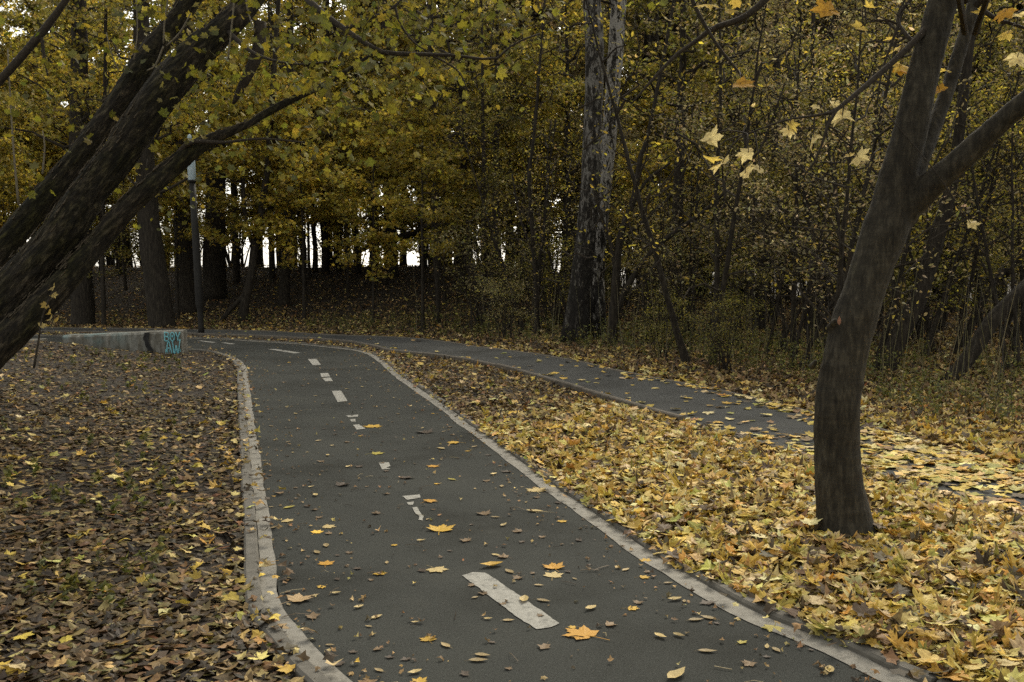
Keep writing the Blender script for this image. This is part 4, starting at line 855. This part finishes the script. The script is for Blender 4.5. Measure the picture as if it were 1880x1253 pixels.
# the woods behind
placed = [(o.location.x, o.location.y) for o in bpy.data.objects if o.name.startswith(('forest_tree', 'birch_tree'))]
def spots(n, ylo, yhi, gap, test, m=3.0):
    out = []; tries = 0
    while len(out) < n and tries < 20000:
        tries += 1; y = random.uniform(ylo, yhi); x = random.uniform(-1, 1) * (y * .53 + m)
        if pip(POLY_NEAR, np.array([x]), np.array([y]))[0]: continue
        s = dist(FF[::4], [x], [y])[0]; px, py = cam_pix(np.array(x), np.array(y), np.array(1.0))
        if not test(x, y, s, float(px)): continue
        if all((x - a)**2 + (y - b)**2 > gap * gap for a, b in placed): placed.append((x, y)); out.append((x, y, s, float(px)))
    return out
def zone(px):
    return ('behind the leaning old trunks' if px < 330 else 'behind the lamp post' if px < 480 else 'behind the bright gap in the bank' if px < 860 else 'behind the birch pair' if px < 1250 else 'in the thicket left of the maple' if px < 1560 else 'behind the maple')
GRP = 'trees of the deeper woods'
for x, y, s, px in spots(46, 26, 58, 2.3, lambda x, y, s, px: s > 4):
    K = random.choice(TALL); plant(K, 'forest_tree', 'tall dark tree with a yellowing crown ' + zone(px), 'tree', 'tall trees ' + zone(px), x, y, random.uniform(.75, 1.15), tint=(1, 1, .9) if px < 1250 else (.85, .85, .95))
for x, y, s, px in spots(44, 25, 46, 1.3, lambda x, y, s, px: s > 2.5 and px < 1000):
    plant(random.choice(SAP_Y), 'sapling', 'thin sapling with yellow green leaves ' + zone(px), 'tree', 'yellow saplings ' + zone(px), x, y, random.uniform(.7, 1.25))
for x, y, s, px in spots(44, 12, 40, 1.4, lambda x, y, s, px: s > 2.6 and px > 860 and not (px > 1540 and s < 6.5) and not (990 < px < 1180 and y < dB + 1.5)):
    plant(random.choice(SAP_O + SAP_O + SAP_Y[:1]), 'sapling', 'thin sapling with dull olive leaves ' + zone(px), 'tree', 'olive saplings ' + zone(px), x, y, random.uniform(.7, 1.2))
for x, y, s, px in spots(30, 10, 38, 1.2, lambda x, y, s, px: s > 1.5 and not (960 < px < 1190 and y < dB + 2.5) and not (px > 1540 and s < 7) and (px > 840 or (s > 9 and px < 840 and random.random() < .35))):
    plant(random.choice(BUSH), 'shrub', 'many stemmed olive shrub ' + zone(px), 'shrub', 'shrubs ' + zone(px), x, y, random.uniform(.6, 1.15) * (.75 if s < 2.6 else 1), tint=(.9, .95, .8))
for x, y, s, px in spots(26, 38, 56, 1.6, lambda x, y, s, px: px > 820):
    plant(random.choice(BUSH[:2]), 'shrub', 'large far shrub closing the view ' + zone(px), 'shrub', 'far shrubs ' + zone(px), x, y, random.uniform(1.2, 1.8))

for x, y, s, px in spots(34, 11, 34, 1.0, lambda x, y, s, px: 1.6 < s < 10 and px > 880 and not (px > 1540 and s < 5.5) and not (960 < px < 1180 and y < dB + 1.5)):
    plant(random.choice(BARE), 'bare_sapling', 'nearly bare thin stemmed sapling with tangled dark branches ' + zone(px), 'tree', 'bare saplings ' + zone(px), x, y, random.uniform(.6, 1.15))
FAR_L = make_kind(15, 71, 4.6, 34, 4.2, FOR_O, (.09, .14), 60, .05); FAR_R = make_kind(13, 72, 1.2, 40, 4.0, FOR_B, (.08, .13), 60, .05)
for x, y, s, px in spots(46, 44, 70, 2.3, lambda x, y, s, px: s > 14 and px > 800):
    plant(FAR_R, 'forest_tree', 'far dull brown crowned tree ' + zone(px), 'tree', 'far trees ' + zone(px), x, y, random.uniform(1.1, 1.7))
for px_, y_ in ((1230, 47), (1340, 50), (1440, 46), (1535, 44), (1620, 49), (1740, 46), (1830, 50)):
    plant(FAR_R, 'forest_tree', 'far dull brown crowned tree ' + zone(px_), 'tree', 'far trees ' + zone(px_), (px_ - CX) / F * y_, y_, 1.5)
for x, y, s, px in spots(24, 44, 70, 3.2, lambda x, y, s, px: s > 14 and px < 860):
    plant(FAR_L, 'forest_tree', 'far high crowned olive tree ' + zone(px), 'tree', 'far olive trees ' + zone(px), x, y, random.uniform(.85, 1.25), tint=(1.2, 1.2, 1))

for x, y, s, px in spots(20, 43, 60, 1.6, lambda x, y, s, px: s > 17 and 180 < px < 860):
    plant(random.choice(BUSH), 'shrub', 'olive shrub half closing the pale gaps ' + zone(px), 'shrub', 'shrubs at the back ' + zone(px), x, y, random.uniform(1.0, 1.9))

for px_, y_ in ((1290, 41), (1312, 38), (1330, 43)):
    plant(BUSH[1], 'shrub', 'large far shrub closing the view ' + zone(px_), 'shrub', 'far shrubs ' + zone(px_), (px_ - CX) / F * y_, y_, 1.7)
# low weeds along the far edge of the footpath and in the left bed
W = Acc(); WEED = ([(.105, .112, .024), (.16, .15, .03), (.07, .078, .02), (.24, .20, .045)], [.35, .3, .2, .15])
def weeds(x, y, h, nl):
    for xx, yy, hh in zip(x, y, h):
        z = terrain(xx, yy); n = nl; tt = rng.random(n) ** .7; a = rng.uniform(0, 6.28, n); rr = .28 * hh * (1 - .4 * tt) * rng.random(n) ** .5
        pos = np.column_stack([xx + np.cos(a) * rr, yy + np.sin(a) * rr, z + tt * hh]); scatter(W, OVATE, pos, np.column_stack([rng.normal(0, .8, (n, 2)), np.ones(n)]), rng.uniform(.016, .038, n), palette(*WEED, n, .25), .4)
x, y = sample(6400, 8, 30); px, py = cam_pix(x, y, np.zeros(len(x))); dff = dist(FF[::4], x, y)
k = ~pip(POLY_NEAR, x, y) & (dff > .7 + .8 * n2(x, y, .6, 4) + .5 * (px > 1000) * (px < 1600)) & (dff < 5.5) & (rng.random(len(x)) < np.where(px > 560, 1, .25)) & (n2(x, y, .8, 8) > .33)
weeds(x[k], y[k], rng.uniform(.12, .55, k.sum()), 18)
x, y = sample(1700, 4.5, 18); px, py = cam_pix(x, y, np.zeros(len(x))); k = (px < 330) & (n2(x, y, .7, 15) > .46) & (dist(L_in[::4], x, y) > .6); weeds(x[k], y[k], rng.uniform(.05, .14, k.sum()), 14)
# upright dry stems
for j in range(620):
    yy = random.uniform(9, 26); xx = random.uniform(-.1, .56) * yy
    if pip(POLY_NEAR, np.array([xx]), np.array([yy]))[0]: continue
    s = dist(FF[::4], [xx], [yy])[0]
    if s < 1.3 or s > 6: continue
    z = terrain(xx, yy); h = random.uniform(.5, 1.7); l = np.array([random.gauss(0, .12), random.gauss(0, .12), 1]) * h; n0 = W.n
    tube(W, [(xx, yy, z), np.array([xx, yy, z]) + l * .5 + [random.gauss(0, .03), 0, 0], np.array([xx, yy, z]) + l], [.005, .004, .002], 3); W.c[-1] = np.broadcast_to(np.array([(.12, .11, .04), (.05, .042, .03), (.2, .17, .08)][j % 3]), (W.n - n0, 3))
tag(link('undergrowth', W.mesh('undergrowth', M_weed, False, True)), 'low green weeds and dry stems along the wood edge', 'weeds', None, 'stuff')

# ------------------------------------------------------------------ lamp post
lp = GT(370, 616); d = lp[1]; lp[2] = terrain(lp[0], lp[1]); t = thing('lamp_post', 'black lamp post with a pale blue cylindrical lantern, beside the bend of the path', 'street lamp', lp)
def along(py): return P(370 + (352 - 370) * (616 - py) / (616 - 320), py, d) - lp
a = Acc(); k = [(620, 12), (600, 10.5), (568, 10.5), (564, 12), (556, 15), (500, 14), (420, 12.5), (335, 11)]
tube(a, np.array([along(y) for y, w in k]), np.array([w * d / F / 2 for y, w in k]), 16); tube(a, [along(622), along(614), along(613)], [.16, .16, .09], 16); link('pole', a.mesh('lamp_pole', M_metal, True), t)
a = Acc(); tube(a, [along(y) for y in (332, 330, 300, 272, 270)], np.array([12, 14.5, 14.5, 14.5, 12]) * d / F / 2, 18); link('lantern', a.mesh('lantern', M_lamp, True), t)
a = Acc(); tube(a, [along(y) for y in (270, 268, 262, 258)], np.array([17, 17, 9, 2]) * d / F / 2, 18); tube(a, [along(335), along(331)], np.array([15, 15]) * d / F / 2, 18); link('lamp_cap', a.mesh('lamp_cap', M_metal, True), t)
a = Acc(); tube(a, [along(y) for y in (259, 257, 253, 249, 247)], np.array([2, 6, 8, 6, 2]) * d / F / 2, 14); link('finial', a.mesh('finial', M_lamp, True), t)

# ------------------------------------------------------------------ concrete block with graffiti
pr = np.array([-6.33, 19.05]); pl = np.array([-8.55, 18.85]); ux = (pr - pl)[:2]; Lb = np.linalg.norm(ux); ang = math.atan2(ux[1], ux[0])
b0 = np.array([pr[0], pr[1], .0])
t = thing('concrete_block', 'long low grey concrete block with blue graffiti at the bend of the path', 'concrete block', b0, ang)
import bmesh
def slab(x0, x1, w, h0, h1, name, seed):
    bm = bmesh.new(); n = 40; prof = [(0, -.2), (0, .0), (.01, .9), (.05, .98), (.12, 1.0), (w - .12, 1.0), (w - .05, .98), (w - .01, .9), (w, 0), (w, -.2)]
    rings = []
    for i in range(n + 1):
        u = i / n; x = x0 + (x1 - x0) * u; h = h0 + (h1 - h0) * u; ring = []
        for (yy, q) in prof:
            e = .012 if i in (0, n) else 0
            nz = (float(fbm(np.array([[x * 3, yy * 3, q * 2]]), seed)[0]) - .5) * .03
            ring.append(bm.verts.new((x + (e if i == 0 else -e if i == n else 0), yy + nz * (1 if yy < w / 2 else -1), (q * h if q > 0 else q) + nz * .6 - (e if q >= 1 else 0))))
        rings.append(ring)
    for a_, b_ in zip(rings[:-1], rings[1:]):
        for j in range(len(prof) - 1): bm.faces.new((a_[j], b_[j], b_[j + 1], a_[j + 1]))
    bm.faces.new(rings[0]); bm.faces.new(rings[-1][::-1]); bmesh.ops.recalc_face_normals(bm, faces=bm.faces)
    me = bpy.data.meshes.new(name); bm.to_mesh(me); bm.free(); me.materials.append(M_block); return me
link('block', slab(-Lb, 0, .5, .40, .485, 'concrete_block', 3), t)
def hgt(x): return .485 + (.40 - .485) * (-x / Lb)
a = Acc(); xs = -.66; prof = np.linspace(0, 1, 14); lft = [(xs + .02 * math.sin(7 * q) + .06 * q * 0 - .05 - .012 * math.sin(19 * q), q) for q in prof]; rgt = [(xs + .03 * math.sin(6 * q + 1) + .05, q) for q in prof[::-1]]
v = np.array([(x + .06 * (1 - q), -.022, .02 + q * (hgt(x) * .93)) for x, q in lft + rgt]); n = 14
f = [];
for i in range(n - 1): j = 2 * n - 1 - i; f += [(i, j, j - 1), (i, j - 1, i + 1)]
v2 = v + [0, .03, 0]; a.add(v, f); link('paint_stripe', a.mesh('paint_stripe', M_black), t)
# graffiti strokes on the front face: two rows of tag letters and drips
gr = Acc()
def stroke(pts, w=.014):
    p = np.array([(x, -.028, z) for x, z in pts]); s = spline(p, 5 * len(p)); tube(gr, s, np.full(len(s), w), 6)
gx0, sc_ = -.315, .44      # word area
def S(pts, ox, oz, sx=.12, sz=.17, w=.013): stroke([(gx0 + (ox + x * sx) * .68, oz - .02 + z * sz) for x, z in pts], w * .8)
T = .305
S([(0, 0), (0, 1)], .0, T); S([(0, 1), (.8, .9), (.7, .55), (0, .52), (.85, .4), (.8, .05), (0, 0)], .0, T)
S([(.5, 1), (.95, .7), (.9, .2), (.5, 0), (.1, .2), (.05, .7), (.5, 1)], .15, T); S([(.5, .65), (.5, .4)], .15, T, w=.018)
S([(0, 1), (.5, .45), (1, 1)], .30, T); S([(.5, .45), (.5, 0)], .30, T)
S([(0, -.3), (.5, 1), (1, -.3)], .02, .11, .17, .19); S([(.2, .3), (.8, .3)], .02, .11, .17, .19)
S([(0, 1), (.25, -.3), (.5, .6), (.75, -.3), (1.05, 1.2)], .21, .11, .20, .19)
for q in range(9): x = .02 + q * .05; stroke([(gx0 + x * .68, .13), (gx0 + x * .68 + .004, .03 + .05 * random.random())], .005)
link('graffiti', gr.mesh('graffiti', M_cyan, True), t)
# second, half buried slab further left
t = thing('concrete_slab', 'low broken slab half buried in leaves left of the concrete block', 'concrete slab', (-9.7, 19.2, .0), .1)
link('slab', slab(-1.6, .55, .45, .20, .30, 'broken_slab', 9), t)

# ------------------------------------------------------------------ light
w = bpy.data.worlds.new('World'); SC.world = w; w.use_nodes = True; nt = w.node_tree; bg = nt.nodes['Background']
ELEV, ROT = R(41), R(20)
sky = nd(nt, 'ShaderNodeTexSky', sky_type='NISHITA'); sky.sun_disc = False; sky.sun_elevation = ELEV; sky.sun_rotation = ROT; sky.dust_density = 2.0; sky.air_density = 1.0
hs = nd(nt, 'ShaderNodeHueSaturation'); hs.inputs['Saturation'].default_value = .16; nt.links.new(sky.outputs[0], hs.inputs['Color']); warm = mix(nt, 'MULTIPLY', 1.0, hs.outputs[0], (1.0, .965, .87)); nt.links.new(warm, bg.inputs[0]); bg.inputs[1].default_value = .15
sl = bpy.data.lights.new('sun', 'SUN'); sl.energy = 1.4; sl.angle = R(25); sl.color = (1, .91, .74); so = bpy.data.objects.new('sun', sl); COL.objects.link(so)
dv = Vector((math.sin(ROT) * math.cos(ELEV), math.cos(ROT) * math.cos(ELEV), math.sin(ELEV)))   # towards the sun
so.rotation_euler = dv.to_track_quat('Z', 'Y').to_euler()
vs = SC.view_settings; vs.view_transform = 'Standard'; vs.look = 'None'; vs.exposure = 0.97; vs.gamma = 1
SC.render.engine = 'CYCLES'; cy = SC.cycles; cy.max_bounces = 6; cy.diffuse_bounces = 5; cy.glossy_bounces = 2; cy.transmission_bounces = 3; cy.transparent_max_bounces = 4; cy.use_denoising = False; cy.caustics_reflective = False; cy.caustics_refractive = False
